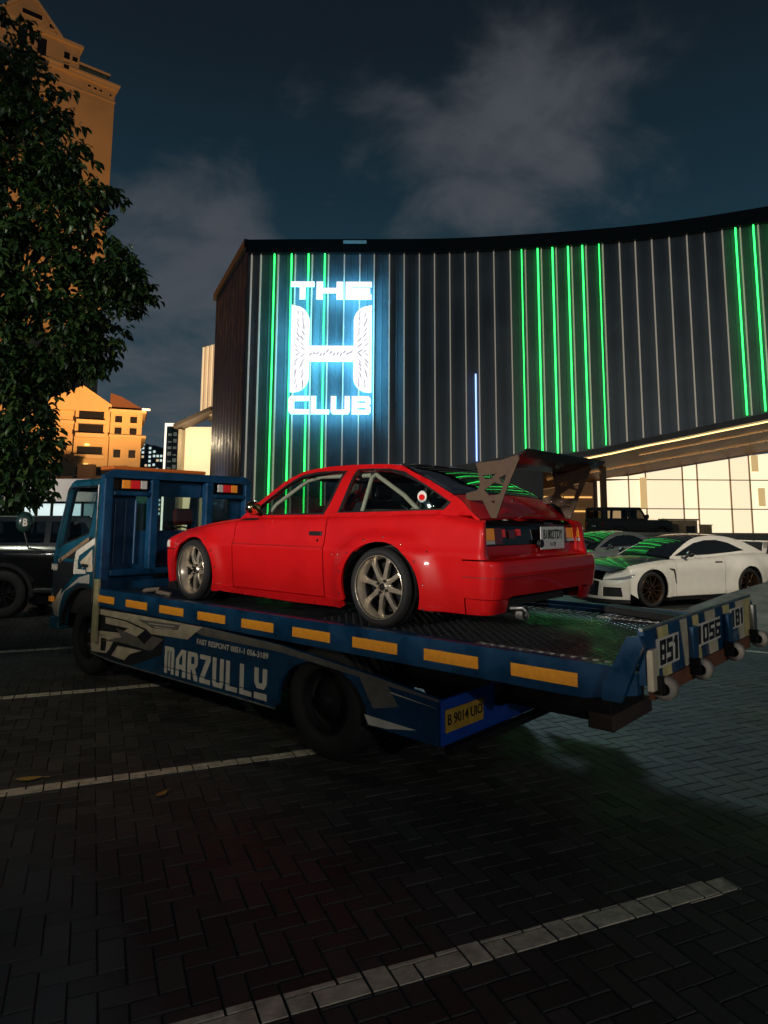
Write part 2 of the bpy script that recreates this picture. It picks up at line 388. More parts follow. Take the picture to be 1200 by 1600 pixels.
# ================================================================== SETTING
def ground_mat():
    m = mat('ground_paving', (.028, .029, .029), .62, var=.45, vscale=1.3, bump=.35, bscale=9, rvar=.18); return m
g = MB().bb(-700, 700, -60, 900, -.3, -.016).build('ground', ground_mat()); tag(g, 'dark paved ground stretching away past the car park', None, None, 'structure')
lot = bpy.data.objects.new('parking_lot', None); link(lot); tag(lot, 'herringbone block paving of the dark car park', None, None, 'structure')
def paver_mat():
    m = bpy.data.materials.new('paver_concrete'); m.use_nodes = True; t = m.node_tree; b = t.nodes['Principled BSDF']
    at = t.nodes.new('ShaderNodeAttribute'); at.attribute_name = 'tint'
    geo = t.nodes.new('ShaderNodeNewGeometry')
    n1 = t.nodes.new('ShaderNodeTexNoise'); n1.inputs['Scale'].default_value = .9; n1.inputs['Detail'].default_value = 6; t.links.new(geo.outputs['Position'], n1.inputs['Vector'])
    n2 = t.nodes.new('ShaderNodeTexNoise'); n2.inputs['Scale'].default_value = 55; n2.inputs['Detail'].default_value = 6; t.links.new(geo.outputs['Position'], n2.inputs['Vector'])
    a = t.nodes.new('ShaderNodeMath'); a.operation = 'MULTIPLY_ADD'; a.inputs[1].default_value = .55; t.links.new(n1.outputs['Fac'], a.inputs[0]); t.links.new(at.outputs['Fac'], a.inputs[2])
    a2 = t.nodes.new('ShaderNodeMath'); a2.operation = 'MULTIPLY_ADD'; a2.inputs[1].default_value = .35; t.links.new(n2.outputs['Fac'], a2.inputs[0]); t.links.new(a.outputs[0], a2.inputs[2])
    r = t.nodes.new('ShaderNodeValToRGB'); t.links.new(a2.outputs[0], r.inputs[0])
    r.color_ramp.elements[0].position = .25; r.color_ramp.elements[0].color = (.010, .0105, .0105, 1)
    r.color_ramp.elements[1].position = 1.15; r.color_ramp.elements[1].color = (.062, .062, .059, 1)
    t.links.new(r.outputs[0], b.inputs['Base Color'])
    mr_ = t.nodes.new('ShaderNodeMapRange'); mr_.inputs[1].default_value = .3; mr_.inputs[2].default_value = .7; mr_.inputs[3].default_value = .45; mr_.inputs[4].default_value = .82
    t.links.new(n1.outputs['Fac'], mr_.inputs[0]); t.links.new(mr_.outputs[0], b.inputs['Roughness'])
    bp = t.nodes.new('ShaderNodeBump'); bp.inputs['Strength'].default_value = .35; bp.inputs['Distance'].default_value = .004
    t.links.new(n2.outputs['Fac'], bp.inputs['Height']); t.links.new(bp.outputs[0], b.inputs['Normal'])
    return m
M_PAV = paver_mat()
M_LINE = mat('road_paint', (.56, .51, .40), .65, var=.38, vscale=14, bump=.2, bscale=60)
BETA = R(66.84); LA = Vector((math.sin(BETA), math.cos(BETA))); LB = Vector((-math.cos(BETA), math.sin(BETA)))   # along the bay lines / across them
def w2(a, b): return (LA.x * a + LB.x * b, LA.y * a + LB.y * b)
# bay lines: the a..b extents along LA at offset c along LB, width w
LINES = []
for (p, q), w in ((((-4.6, 3.455), (-.50, 5.21)), .105), (((-.75, 2.43), (1.655, 3.425)), .115), (((-6.6, 5.38), (-2.2, 7.22)), .11), (((-8.2, 7.4), (-3.4, 9.45)), .11),
                  (((4.1, 9.6), (7.6, 7.45)), .10)):
    LINES.append((Vector(p), Vector(q), w))
def clip(poly, P, n):   # keep the side (x-P).n <= 0
    out = []
    for i in range(len(poly)):
        a, b = poly[i], poly[(i + 1) % len(poly)]; da = (a - P).dot(n); db = (b - P).dot(n)
        if da <= 0: out.append(a)
        if da * db < 0: out.append(a + (b - a) * (da / (da - db)))
    return out
def build_pavers():
    W_ = .102; g_ = .0032; ch = .005
    rng = np.random.default_rng(3); cand = []
    for ix in range(-125, 215):
        for iy in range(-24, 180):
            k = (ix + iy) % 4
            if k not in (0, 2): continue
            l, w = (2, 1) if k == 0 else (1, 2)
            ca, cb = (ix + l / 2) * W_, (iy + w / 2) * W_
            x, y = w2(ca, cb)
            if y < 1.5 or y > 13.5 or abs(x) > 1.1 + .66 * y: continue
            cand.append((y, x, ca, cb, l, w))
    paint = {i: MB() for i in range(len(LINES))}
    big = []
    V = []; F = []; T = []
    def pav_geo(l, w):
        a, b = l * W_ / 2 - g_ / 2, w * W_ / 2 - g_ / 2
        vs = [(sx * (a - ch), sy * (b - ch), 0) for sx, sy in ((-1, -1), (1, -1), (1, 1), (-1, 1))] + [(sx * a, sy * b, -ch) for sx, sy in ((-1, -1), (1, -1), (1, 1), (-1, 1))] + [(sx * a, sy * b, -.03) for sx, sy in ((-1, -1), (1, -1), (1, 1), (-1, 1))]
        fs = [(0, 1, 2, 3)] + [(4 + i, 4 + (i + 1) % 4, (i + 1) % 4, i) for i in range(4)] + [(8 + i, 8 + (i + 1) % 4, 4 + (i + 1) % 4, 4 + i) for i in range(4)]
        return vs, fs
    geo = {(l, w): pav_geo(l, w) for l, w in ((2, 1), (1, 2))}
    ca_, sa_ = LA.x, LA.y
    # size in the picture ~ 1/y; those inside the frame first
    order = sorted(cand, key=lambda c: (0 if abs(c[1]) < .57 * c[0] + .05 and c[0] > 2.42 else 1, c[0]))
    near = set((c[2], c[3]) for c in order[:300])
    variants = {}
    for key in geo:
        for v in range(8):
            vs, fs = geo[key]; me = bpy.data.meshes.new('paver'); me.from_pydata(vs, [], fs); me.update(); me.materials.append(M_PAV)
            at = me.attributes.new('tint', 'FLOAT', 'POINT'); at.data.foreach_set('value', [float(rng.uniform(0, .42))] * len(vs)); variants[key + (v,)] = me
    ang = math.atan2(LA.y, LA.x)
    for y, x, ca, cb, l, w in cand:
        dz = float(rng.uniform(-.0025, .0)); tx, ty = rng.uniform(-.006, .006, 2)
        # paint that lies on this block
        onl = False
        for i, (p, q, wd) in enumerate(LINES):
            d = (q - p); ln = d.length; d = d / ln; nrm = Vector((-d.y, d.x)); c = Vector((x, y))
            if abs((c - p).dot(nrm)) > wd / 2 + .16 or not (-.2 < (c - p).dot(d) < ln + .2): continue
            a, b = l * W_ / 2 - g_ / 2 - ch * .7, w * W_ / 2 - g_ / 2 - ch * .7
            poly = [Vector((x + LA.x * sx * a + LB.x * sy * b, y + LA.y * sx * a + LB.y * sy * b)) for sx, sy in ((-1, -1), (1, -1), (1, 1), (-1, 1))]
            jit = rng.uniform(-.004, .004, 2)
            poly = clip(poly, p + nrm * (wd / 2 + jit[0]), nrm)
            if len(poly) > 2: poly = clip(poly, p - nrm * (wd / 2 + jit[1]), -nrm)
            if len(poly) > 2: poly = clip(poly, p, -d)
            if len(poly) > 2: poly = clip(poly, q, d)
            if len(poly) > 2:
                n = len(poly); onl = True
                paint[i].add([(v.x, v.y, dz + .0035) for v in poly] + [(v.x, v.y, dz - .002) for v in poly], [tuple(range(n))] + [(n + j, n + (j + 1) % n, (j + 1) % n, j) for j in range(n)])
        if onl: tx = ty = 0
        if (ca, cb) in near:
            o = bpy.data.objects.new('paver', variants[(l, w, int(rng.integers(8)))]); link(o, lot); o.location = (x, y, dz); o.rotation_euler = (tx, ty, ang)
        else:
            vs, fs = geo[(l, w)]; b0 = len(V)
            for vx, vy, vz in vs: V.append((x + ca_ * vx - sa_ * vy, y + sa_ * vx + ca_ * vy, dz + vz + vx * tx + vy * ty))
            F.extend([tuple(i + b0 for i in f) for f in fs]); T.extend([float(rng.uniform(0, .42) + (.35 if rng.random() < .05 else 0))] * 12)
    me = bpy.data.meshes.new('paver_field'); me.from_pydata(V, [], F); me.update(); me.materials.append(M_PAV)
    at = me.attributes.new('tint', 'FLOAT', 'POINT'); at.data.foreach_set('value', T)
    o = bpy.data.objects.new('paver_field', me); link(o, lot); o['kind'] = 'stuff'
    for i in paint:
        if paint[i].v:
            o = paint[i].build('bay_line', M_LINE); tag(o, None, None, None, 'structure')
            o['label'] = ['painted white bay line reaching under the truck rear wheel', 'painted white bay line nearest the camera', 'painted white bay line running under the truck side panel', 'painted white bay line by the black off-roader', 'worn painted stripe on the paving behind the tail flap'][i]
build_pavers()
# added unseen wall behind the camera, shading the truck's lower side and near paving
bw = thing('shade_wall', 'plain unseen wall added behind the camera to shade the truck side', 'wall', (-5.2, -.9, 0), R(90 + 48.78))
MB().bb(-7.5, 6.5, -.1, .1, -.02, 2.58).build('wall_face', mat('wall_render', (.16, .15, .14), .9, var=.2, vscale=2, bump=.3), bw); MB().bb(-7.55, 6.55, -.15, .15, 2.583, 2.65).build('coping', mat('wall_coping', (.2, .19, .18), .85, var=.2), bw, .01)
# fallen leaves
def fallen(x, y, s, a, col, label):
    mb = MB(); P = [(-1, 0), (-.55, .32), (0, .42), (.5, .3), (1, 0), (.5, -.3), (0, -.42), (-.55, -.32)]
    vs = [(0, 0, .012)] + [(p[0] * s, p[1] * s, .006 + .012 * abs(p[1]) + .01 * (abs(p[0]) ** 2)) for p in P]
    mb.add(vs, [(0, 1 + i, 1 + (i + 1) % 8) for i in range(8)], True); mb.tube([(s, 0, .012), (s * 1.5, .01, .006)], .002, 5)
    o = mb.build('fallen_leaf', mat('dry_leaf_%d' % int(col[0] * 100), col, .7, var=.2)); o.location = (x, y, 0); o.rotation_euler = (0, 0, a); tag(o, label, 'leaf', 'fallen leaves on the paving')
fallen(-1.365, 4.40, .055, 1.2, (.42, .22, .06), 'curled dry brown leaf lying in front of the white bay line')
fallen(-2.31, 4.63, .085, .3, (.44, .30, .06), 'long yellow leaf lying flat just behind the white bay line')

# raised street behind the car park with its retaining wall
M_CONC = mat('grey_concrete', (.11, .11, .105), .8, var=.3, vscale=2, bump=.3, bscale=12)
M_PLANT = mat('rough_render', (.16, .15, .13), .85, var=.35, vscale=2, bump=.4, bscale=10)
tr = MB().bb(5.4, 70, 27.45, 75, -.2, .6).build('terrace', M_CONC); tag(tr, 'raised street level behind the retaining wall', None, None, 'structure')
rw = thing('retaining_wall', 'low grey concrete retaining wall behind the white coupe', 'wall', (5.4, 27.2, 0))
MB().bb(0, 34, -.14, .14, -.01, 1.13).build('wall_face', M_CONC, rw)
for i in range(17): MB().bb(i * 2.0 + .006, i * 2.0 + 1.994, -.2, .2, 1.133, 1.23).build('coping_stone', M_PLANT, rw, .012)
is_ = thing('kerb_island', 'low grey sloped kerb island in front of the white coupe', 'kerb island', (8.9, 14.5, 0))
def isl():
    # a bank that climbs to the right, its ridge nearer the camera than the white car
    K = [(5.25, 12.2, .02), (5.6, 12.4, .14), (6.3, 12.75, .31), (7.5, 13.4, .50), (9.5, 14.6, .74), (12, 16.0, .95), (16, 18.2, 1.0)]
    kx = [q[0] for q in K]; vs = []; n = 44; rn = random.Random(2)
    for i in range(n + 1):
        x = 5.25 + 10.75 * (i / n) ** 1.3; y = lerp(x, kx, [q[1] for q in K]); z = lerp(x, kx, [q[2] for q in K]) + rn.uniform(-.012, .012)
        for u, w in ((-.30, -.02), (-.18, z * .75), (-.06, z), (.10, z * .96), (.7, z * .62), (1.5, z * .25), (2.1, -.02)): vs.append((x + u * .42, y - u * .90, w if w > 0 else -.02))
    m = 7; return vs, [(i * m + j, i * m + j + 1, (i + 1) * m + j + 1, (i + 1) * m + j) for i in range(n) for j in range(m - 1)]
v_, f_ = isl(); o = mesh_obj('mound', v_, f_, mat('island_surface', (.085, .087, .075), .85, var=.5, vscale=2.5, bump=.6, bscale=14), is_, True)
is_.location = (0, 0, 0); is_['label'] = 'low grey sloping bank in front of the rear wheel of the white coupe'; is_['category'] = 'bank'; is_.name = 'sloping_bank'

# ------------------------------------------------------------------ THE H CLUB building
M_FAC = mat('facade_metal', (.092, .115, .140), .55, metal=.0, var=.22, vscale=.6, rvar=.1)
M_FACD = mat('facade_trim', (.010, .011, .013), .4, metal=.3)
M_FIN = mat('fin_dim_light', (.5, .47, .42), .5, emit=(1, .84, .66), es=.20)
M_GREEN = mat('green_light_tube', (.1, .6, .2), .4, emit=(.030, 1, .13), es=3.5)
M_BLUEL = mat('blue_light_tube', (.2, .3, .6), .4, emit=(.30, .45, 1), es=2.2)
club = thing('club_building', 'dark metal clad club building with vertical fins and green light tubes', 'building', (0, 0, 0))
CX = [-11.6, -7.8, -3.7, 0, 3.57, 7.1, 10.5, 13.73, 16.7, 19.35, 23.0, 26.5]
CY = [36.75, 36.62, 36.5, 36.45, 36.3, 35.83, 35.2, 34.43, 33.38, 32.18, 30.3, 28.2]
fc = spline(CX, CY)
ZT = 17.35
zbx = [-8, 0, 5.0, 7.7, 8.6, 10.25, 11.84, 13.58, 15.2, 16.7, 18.1, 21, 24, 27]; zbz = [.0, 3.9, 4.75, 5.0, 5.05, 5.25, 5.55, 5.94, 6.24, 6.55, 6.82, 7.4, 8.0, 8.6]
zb = lambda x: lerp(x, zbx, zbz)
ztop = lambda x: ZT - .75
FINPX = [-7.55, -7.02, -6.03, -5.06, -4.10, -3.18, -2.29, -1.41, -.60, .26, 1.09, 1.95, 2.80, 3.65, 4.50, 5.22, 6.09, 6.98, 7.79, 8.65, 9.43, 10.24, 10.98, 11.83, 12.67, 13.45, 14.25, 15.07, 15.87, 16.65, 17.42, 18.17, 18.9, 19.65, 20.4, 21.15, 21.9, 22.65, 23.4, 24.15, 24.9, 25.65]
def fac_pt(x, out=0.):
    d = (fc(x + .05) - fc(x - .05)) / .1; n = Vector((d, -1)).normalized(); return Vector((x, fc(x))) + n * out
edges = [-7.8] + FINPX + [26.4]
for i in range(len(edges) - 1):
    a, b = edges[i] + .012, edges[i + 1] - .012
    if b - a < .1: continue
    # each metal cassette: tray with a shallow centre rib
    pa, pb = fac_pt(a), fac_pt(b); qa, qb = fac_pt(a, -.12), fac_pt(b, -.12); m1 = fac_pt(a + (b - a) * .47, .02); m2 = fac_pt(a + (b - a) * .53, .02); m0 = fac_pt(a + (b - a) * .44); m3 = fac_pt(a + (b - a) * .56)
    col = [qa, pa, m0, m1, m2, m3, pb, qb]; xs_ = [a, a, a, b, b, b, b, b]
    vs = [(p.x, p.y, zb(p.x)) for p in col] + [(p.x, p.y, ztop(p.x)) for p in col]
    fs = [(j, j + 1, 9 + j, 8 + j) for j in range(7)]
    mesh_obj('facade_panel', vs, fs, M_FAC, club)
GREEN = [2, 3, 4, 5, 18, 19, 20, 21, 22, 23, 31, 32, 33]
for i, x in enumerate(FINPX):
    p = fac_pt(x); d = (fc(x + .05) - fc(x - .05)) / .1; rot = Matrix.Rotation(math.atan(d), 3, 'Z')
    z0, z1 = zb(x) + .05, ztop(x) - .05
    pp = fac_pt(x, .10)
    MB().box((pp.x, pp.y, (z0 + z1) / 2), (.055, .20, z1 - z0), rot).build('fin', M_FIN, club)
    if i in GREEN or i == 15:
        q = fac_pt(x - .20, .24); zz1 = z1 if i != 15 else 9.6
        thin = .026 if i in (18, 23) else .042
        MB().tube([(q.x, q.y, z0), (q.x, q.y, zz1)], thin, 8).build('light_tube', M_GREEN if i != 15 else M_BLUEL, club)
# parapet band following the curve
def strip_band(name, x0, x1, out0, out1, zlo, zhi, m, n=28):
    vs = []; fs = []
    for i in range(n + 1):
        x = x0 + (x1 - x0) * i / n; a = fac_pt(x, out0); b = fac_pt(x, out1); zl = zlo(x); zh = zhi(x)
        vs += [(b.x, b.y, zl), (b.x, b.y, zh), (a.x, a.y, zh), (a.x, a.y, zl)]
    for i in range(n):
        for j in range(4): fs.append((i * 4 + j, (i + 1) * 4 + j, (i + 1) * 4 + (j + 1) % 4, i * 4 + (j + 1) % 4))
    fs += [(3, 2, 1, 0), tuple(n * 4 + j for j in range(4))]
    return mesh_obj(name, vs, fs, m, club)
strip_band('parapet', -7.85, 26.5, -.3, .32, lambda x: ztop(x) + .003, lambda x: ztop(x) + .78, M_FACD)
strip_band('lower_trim', -7.8, 26.5, -.35, .16, lambda x: zb(x) - .32, lambda x: zb(x) - .003, M_FACD)
strip_band('edge_light', 8.8, 26.0, -.45, -.40, lambda x: zb(x) - .40, lambda x: zb(x) - .34, mat('warm_strip_light', (.8, .6, .3), .5, emit=(1, .62, .22), es=3.2))
# return wall on the left side: tall metal sheets
M_SIDE = mat('side_sheet', (.060, .066, .100), .55, metal=.0, spec=.25, var=.2, vscale=1.2, rvar=.12, bump=.25, bscale=3)
p0, p1 = Vector((-7.83, 36.66)), Vector((-12.0, 46.2)); sd = (p1 - p0).normalized(); sn = Vector((-sd.y, sd.x)) * (1 if Vector((-sd.y, sd.x)).x < 0 else -1)
Ls = (p1 - p0).length; ns = 10
for i in range(ns):
    a = p0 + sd * (Ls * i / ns + .015); b = p0 + sd * (Ls * (i + 1) / ns - .015); k = .03
    a2, b2 = a - sn * .1, b - sn * .1; m_ = (a + b) / 2 + sn * .025
    vs = [(q.x, q.y, z) for z in (0, ZT - .05) for q in (a2, a, m_, b, b2)]
    mesh_obj('side_panel', vs, [(j + 1, j, 5 + j, 6 + j) for j in range(4)], M_SIDE, club)
MB().bar((p0.x + sn.x * .06, p0.y + sn.y * .06, ZT - .05), (p1.x + sn.x * .06, p1.y + sn.y * .06, ZT - .05), .3, .5).build('side_coping', M_FACD, club)
# the mass behind: one closed core, recessed ground floor
core = [(-7.6, 36.9), (-3.5, 36.85), (3.5, 36.8), (8.6, 36.2), (8.6, 41.2), (27, 41.2), (27, 62), (-11.5, 62), (-11.7, 46.0)]
mb = MB(); n = len(core); mb.add([(x, y, -.1) for x, y in core] + [(x, y, 6.2 if False else 4.6) for x, y in core], [(i, (i + 1) % n, n + (i + 1) % n, n + i) for i in range(n)] + [tuple(range(n, 2 * n))]); mb.build('core_wall', M_FACD, club)
up = [(-7.6, 36.9), (-3.5, 36.85), (3.5, 36.8), (6.9, 36.35), (10.3, 35.75), (13.9, 34.95), (17, 33.75), (20, 32.25), (23, 30.45), (26.4, 28.1), (27, 62), (-11.5, 62), (-11.7, 46.0)]
n = len(up); mb = MB(); mb.add([(x, y, max(4.62, zb(x) - .1)) for x, y in up] + [(x, y, ZT - .1) for x, y in up], [(i, (i + 1) % n, n + (i + 1) % n, n + i) for i in range(n)] + [tuple(range(n, 2 * n))]); mb.build('upper_wall', M_FACD, club)
# soffit: brown reflective sheets sloping down to the glass head, with warm strips
M_SOF = mat('bronze_soffit', (.15, .070, .028), .5, metal=.0, spec=.06, var=.3, vscale=1.0)
M_STRIP = MATS['warm_strip_light']
gz = lambda x: lerp(x, [8.6, 13, 23.6, 27], [3.35, 4.07, 5.89, 6.45])
sx = np.linspace(8.8, 26.4, 10)
for i in range(9):
    a, b = float(sx[i]) + .012, float(sx[i + 1]) - .012; fa, fb = fac_pt(a, -.36), fac_pt(b, -.36)
    mesh_obj('soffit_sheet', [(fa.x, fa.y, zb(a) - .30), (fb.x, fb.y, zb(b) - .30), (b, 41.0, gz(b) + .05), (a, 41.0, gz(a) + .05)], [(0, 1, 2, 3)], M_SOF, club)
for (t_, x0, x1) in ((.62, 9.5, 26), (.30, 14, 26)):
    vs = []
    for x in np.linspace(x0, x1, 8):
        f = fac_pt(x, -.36); y = f.y + (41 - f.y) * t_; z = (zb(x) - .30) + (gz(x) + .05 - zb(x) + .30) * t_ - .04
        vs += [(x, y - .06, z), (x, y + .06, z)]
    mesh_obj('soffit_light', vs, [(2 * j, 2 * j + 2, 2 * j + 3, 2 * j + 1) for j in range(7)], M_STRIP, club)
# lit glazing
def pane_mat(i, s): return mat('lit_glazing_%d' % i, (.8, .75, .65), .25, emit=(1, .80, .53), es=s)
PM = [pane_mat(0, 1.06), pane_mat(1, 1.14), pane_mat(2, .98), pane_mat(3, .9)]
gxs = [8.75, 10.9, 12.95, 14.9, 15.95, 18.2, 19.1, 21.1, 22.3, 24.4, 26.4]; gzs = [.62, 2.42, 4.18, 5.95]
for i in range(len(gxs) - 1):
    for j in range(3):
        a, b, z0 = gxs[i] + .03, gxs[i + 1] - .03, gzs[j] + .03
        za, zb_ = min(gzs[j + 1] - .03, gz(a)), min(gzs[j + 1] - .03, gz(b))
        if max(za, zb_) - z0 < .08: continue
        za = max(za, z0 + .02); zb_ = max(zb_, z0 + .02)
        dark = i < 2
        mm = glass('lobby_glass', (.35, .3, .24), .8) if dark else PM[(i * 5 + j * 3) % 3]
        mesh_obj('pane', [(a, 40.9, z0), (b, 40.9, z0), (b, 40.9, zb_), (a, 40.9, za)], [(0, 1, 2, 3)], mm, club)
for x in gxs: MB().bb(x - .022, x + .022, 40.80, 40.96, .6, gz(x)).build('mullion', mat('bronze_mullion', (.30, .20, .10), .4, metal=.5), club)
for j in (1, 2): MB().bb(8.75, 26.4, 40.84, 40.95, gzs[j] - .022, gzs[j] + .022).build('transom', MATS['bronze_mullion'], club)
for x, z0, z1 in ((15.75, 2.45, 4.3), (22.9, 2.6, 3.7), (22.6, 4.7, 5.7)):  # stand for columns inside the glazing; glow put into their colour
    MB().bb(x - .2, x + .2, 40.72, 40.79, z0, z1).build('column_patch', mat('column_glow_tan', (.5, .38, .2), .6, emit=(1, .68, .30), es=.55), club)
MB().bb(12.45, 12.75, 38.4, 38.7, .6, 4.75).build('column', mat('bronze_column', (.09, .06, .04), .4, metal=.3), club)
MB().bb(21.2, 21.9, 37.2, 37.6, 6.2, 6.95).build('ceiling_beam', MATS['bronze_column'], club)
# lobby behind two clear bays; room light is put in as wall glow
MB().bb(8.75, 12.8, 41.05, 41.1, .62, 4.0).build('lobby_back', mat('lobby_wall_glow', (.30, .20, .12), .6, emit=(1, .58, .26), es=.14), club)
for z in (3.05, 2.2): MB().bb(8.9, 12.7, 41.0, 41.045, z, z + .09).build('lobby_light', M_STRIP, club)
# facade flood lamp head on the parapet
MB().box((-1.7, 36.10, ZT - .16), (1.3, .06, .16)).build('sign_flood', mat('pale_blue_lamp', (.2, .4, .5), .5, emit=(.25, .6, .75), es=.14), club)

# ------------------------------------------------------------------ sign THE H CLUB
M_SIGN = mat('sign_face', (.9, .9, .92), .5, emit=(1, .93, .97), es=1.25)
M_HALO = mat('sign_side_glow', (.4, .8, .9), .5, emit=(.15, .66, 1), es=14.0)
M_MARK = mat('sign_marks', (.35, .38, .42), .6, emit=(.8, .85, .95), es=.40)
sign = thing('club_sign', 'glowing white club sign with a tall H emblem between two words', 'sign', (-2.90, 35.72, 7.28))
SA, SB = (1, 0, 0), (0, 0, 1)
def sign_letter(ch, x, z, w, h, t, s):
    letter('letter', ch, w, h, (x, .0, z), SA, SB, .03, M_SIGN, sign, t, s, .09)
    letter('letter_can', ch, w, h, (x, 0, z), SA, SB, .085, M_HALO, sign, t, s, 0.)
for ch, x, w in (('T', -2.27, 1.28), ('H', -.86, 1.45), ('E', .74, 1.44)): sign_letter(ch, x, 6.42, w, .98, .24, .27)
for ch, x, w in (('C', -2.26, 1.10), ('L', -1.05, .98), ('U', .02, 1.02), ('B', 1.15, 1.02)): sign_letter(ch, x, .02, w, .98, .27, .25)
def hshape(k=1.):
    Lw, Rw = -2.2, 2.2
    def arc(cx, cz, rx, rz, a0, a1): return ell(cx, cz, rx, rz, a0, a1, 10)
    left = [(-2.2, 1.22), (-2.0, 1.20)] + arc(-2.02, 2.10, .82, .88, -85, -8) + [(-1.22, 2.92), (1.22, 2.92)]
    right = arc(2.02, 2.10, .82, .88, 188, 265) + [(2.2, 1.22)]
    topr = [(2.2, 6.08)] + arc(2.02, 5.10, .82, .92, 95, 172) + [(1.22, 3.78), (-1.22, 3.78)] + arc(-2.02, 5.10, .82, .92, 8, 85) + [(-2.2, 6.08)]
    return left + right + topr
hp = hshape()
MB().prism(hp, (0, 0, 0), SA, SB, .03, (), .09).build('emblem', M_SIGN, sign)
MB().prism(hp, (0, 0, 0), SA, SB, .085, ()).build('emblem_can', M_HALO, sign)
mb = MB(); rs = random.Random(4)
def mark(cx, cz, l, a, w):
    ca, sa = math.cos(a), math.sin(a); P = [(-l, 0), (-l * .3, w), (l, .3 * w), (l * .2, -w * .6)]
    mb.prism([(cx + x * ca - y * sa, cz + x * sa + y * ca) for x, y in P], (0, 0, 0), SA, SB, .006, (), .121)
for sgn in (-1, 1):
    for i in range(15):
        t_ = i / 14; z = 1.55 + 4.0 * t_; a = (R(35) + R(50) * abs(t_ - .5) * 2) * (1 if t_ < .5 else -1) * -sgn
        for k in range(2): mark(sgn * (1.88 - .33 * k + rs.uniform(-.06, .06)), z + rs.uniform(-.08, .08), rs.uniform(.17, .28), a, rs.uniform(.035, .055))
for i in range(13): mark(-1.1 + 2.2 * i / 12, 3.35 + rs.uniform(-.14, .14), .16, R(50) + rs.uniform(-.3, .3), .055)
mb.build('emblem_marks', M_MARK, sign)

# ------------------------------------------------------------------ annex at the left end of the club
anx = thing('annex_building', 'warm lit annex with tall ribbed light wall and sloping canopy', 'building', (-14.5, 52, 0))
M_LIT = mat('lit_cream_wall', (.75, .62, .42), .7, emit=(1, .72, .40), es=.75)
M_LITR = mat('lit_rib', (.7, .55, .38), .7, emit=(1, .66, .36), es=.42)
MB().bb(.02, 3.0, .2, 8, 9.7, 15.35).build('tower_wall', mat('annex_wall', (.35, .28, .2), .7), anx)
for i in range(6): MB().bb(.05 + i * .17, .05 + i * .17 + .10, .02, .195, 9.75, 15.2 + .05 * i).build('light_rib', M_LITR if i % 2 else M_LIT, anx)
MB().bb(-1.30, 3.0, .8, 1.0, .0, 8.9).build('lit_wall', M_LIT, anx)
mb = MB(); mb.prism([(-1.62, 8.55), (1.2, 9.95), (1.2, 10.25), (-1.62, 8.85)], (0, -1.2, 0), (1, 0, 0), (0, 0, 1), -2.2); mb.build('canopy', mat('canopy_brown', (.12, .09, .07), .6), anx)
MB().bb(-1.45, -1.2, -.4, .6, 0, 8.55).build('door_pier', mat('annex_pier', (.5, .42, .3), .7), anx)
fr = thing('glass_kiosk_tower', 'slim glass tower framed in white light beside the annex', 'building', (-17.3, 54, 0))
MB().bb(-.35, .85, 0, 2, 0, 9.1).build('glass_wall', mat('dark_glazing', (.02, .03, .04), .15), fr)
M_WL = mat('white_edge_light', (.9, .85, .75), .5, emit=(1, .88, .70), es=1.3)
MB().bb(-.48, -.355, -.1, .1, 0, 9.35).build('edge_light', M_WL, fr); MB().bb(-.35, 1.3, -.1, .1, 9.12, 9.35).build('edge_light', M_WL, fr)
for k in range(8):
    for j in range(2): MB().bb(-.2 + j * .42, .08 + j * .42, -.03, -.003, 4.6 + k * .53, 4.6 + k * .53 + rs.choice([.1, .2, .3])).build('window', mat('far_window', (.3, .35, .35), .3, emit=(.85, .95, .9), es=.35 if (k * 7 + j) % 3 else .05), fr)

# ------------------------------------------------------------------ orange hotel tower and its lower wing
M_STU = mat('cream_stucco', (.60, .43, .24), .85, var=.14, vscale=.15, bump=.1, bscale=2)
M_STUT = mat('cream_trim', (.66, .50, .30), .8)
M_WIN = mat('dark_window', (.012, .012, .016), .25)
M_ROOF = mat('brown_tile', (.13, .055, .035), .8)
def bldg_box(root, x0, x1, y0, y1, z0, z1, m=None, name='wall', bevel=0.): return MB().bb(x0, x1, y0, y1, z0, z1).build(name, m or M_STU, root, bevel)
tw = thing('hotel_tower', 'tall orange lit hotel tower with gabled top behind the tree', 'building', (-52.3, 120.2, 0), math.atan2(math.cos(R(51)), math.sin(R(51))))
# local x runs along the visible face (right end = 0), local y goes away from the camera
bldg_box(tw, -40, 0, 0, 22, 0, 83.4)
for x0, x1, z0, z1, o_ in ((-40, .5, 83.4, 84.1, .5), (-40, .75, 84.1, 84.5, .75), (-40, .15, 80.9, 81.15, .15)): bldg_box(tw, x0, x1, -o_, 22.3, z0 + .003, z1, M_STUT, 'cornice')
bldg_box(tw, -8.5, -1.2, 1.2, 14, 84.5, 86.6, None, 'upper_storey'); bldg_box(tw, -8.6, -.8, .8, 14.4, 86.6, 87.1, M_STUT, 'cornice')
bldg_box(tw, -40, -6.8, -.6, 20, 84.503, 88.6, None, 'upper_storey'); bldg_box(tw, -40, -6.3, -1.1, 20.4, 88.6, 89.2, M_STUT, 'cornice')
mb = MB(); mb.prism([(-20.3, 89.2), (-11.0, 89.2), (-15.6, 94.6)], (0, -1.2, 0), (1, 0, 0), (0, 0, 1), -12); mb.build('gable', M_STU, tw)
for s_ in (1, -1):
    mb = MB(); mb.bar((-15.6, -1.0, 94.95), (-15.6 + s_ * 5.4, -1.0, 88.95), 1.0, .45); mb.build('gable_cornice', M_STUT, tw)
mb = MB(); mb.prism([(-40, 89.2), (-20.3, 89.2), (-21, 91.4), (-40, 91.6)], (0, 2, 0), (1, 0, 0), (0, 0, 1), -12); mb.build('roof', M_ROOF, tw)
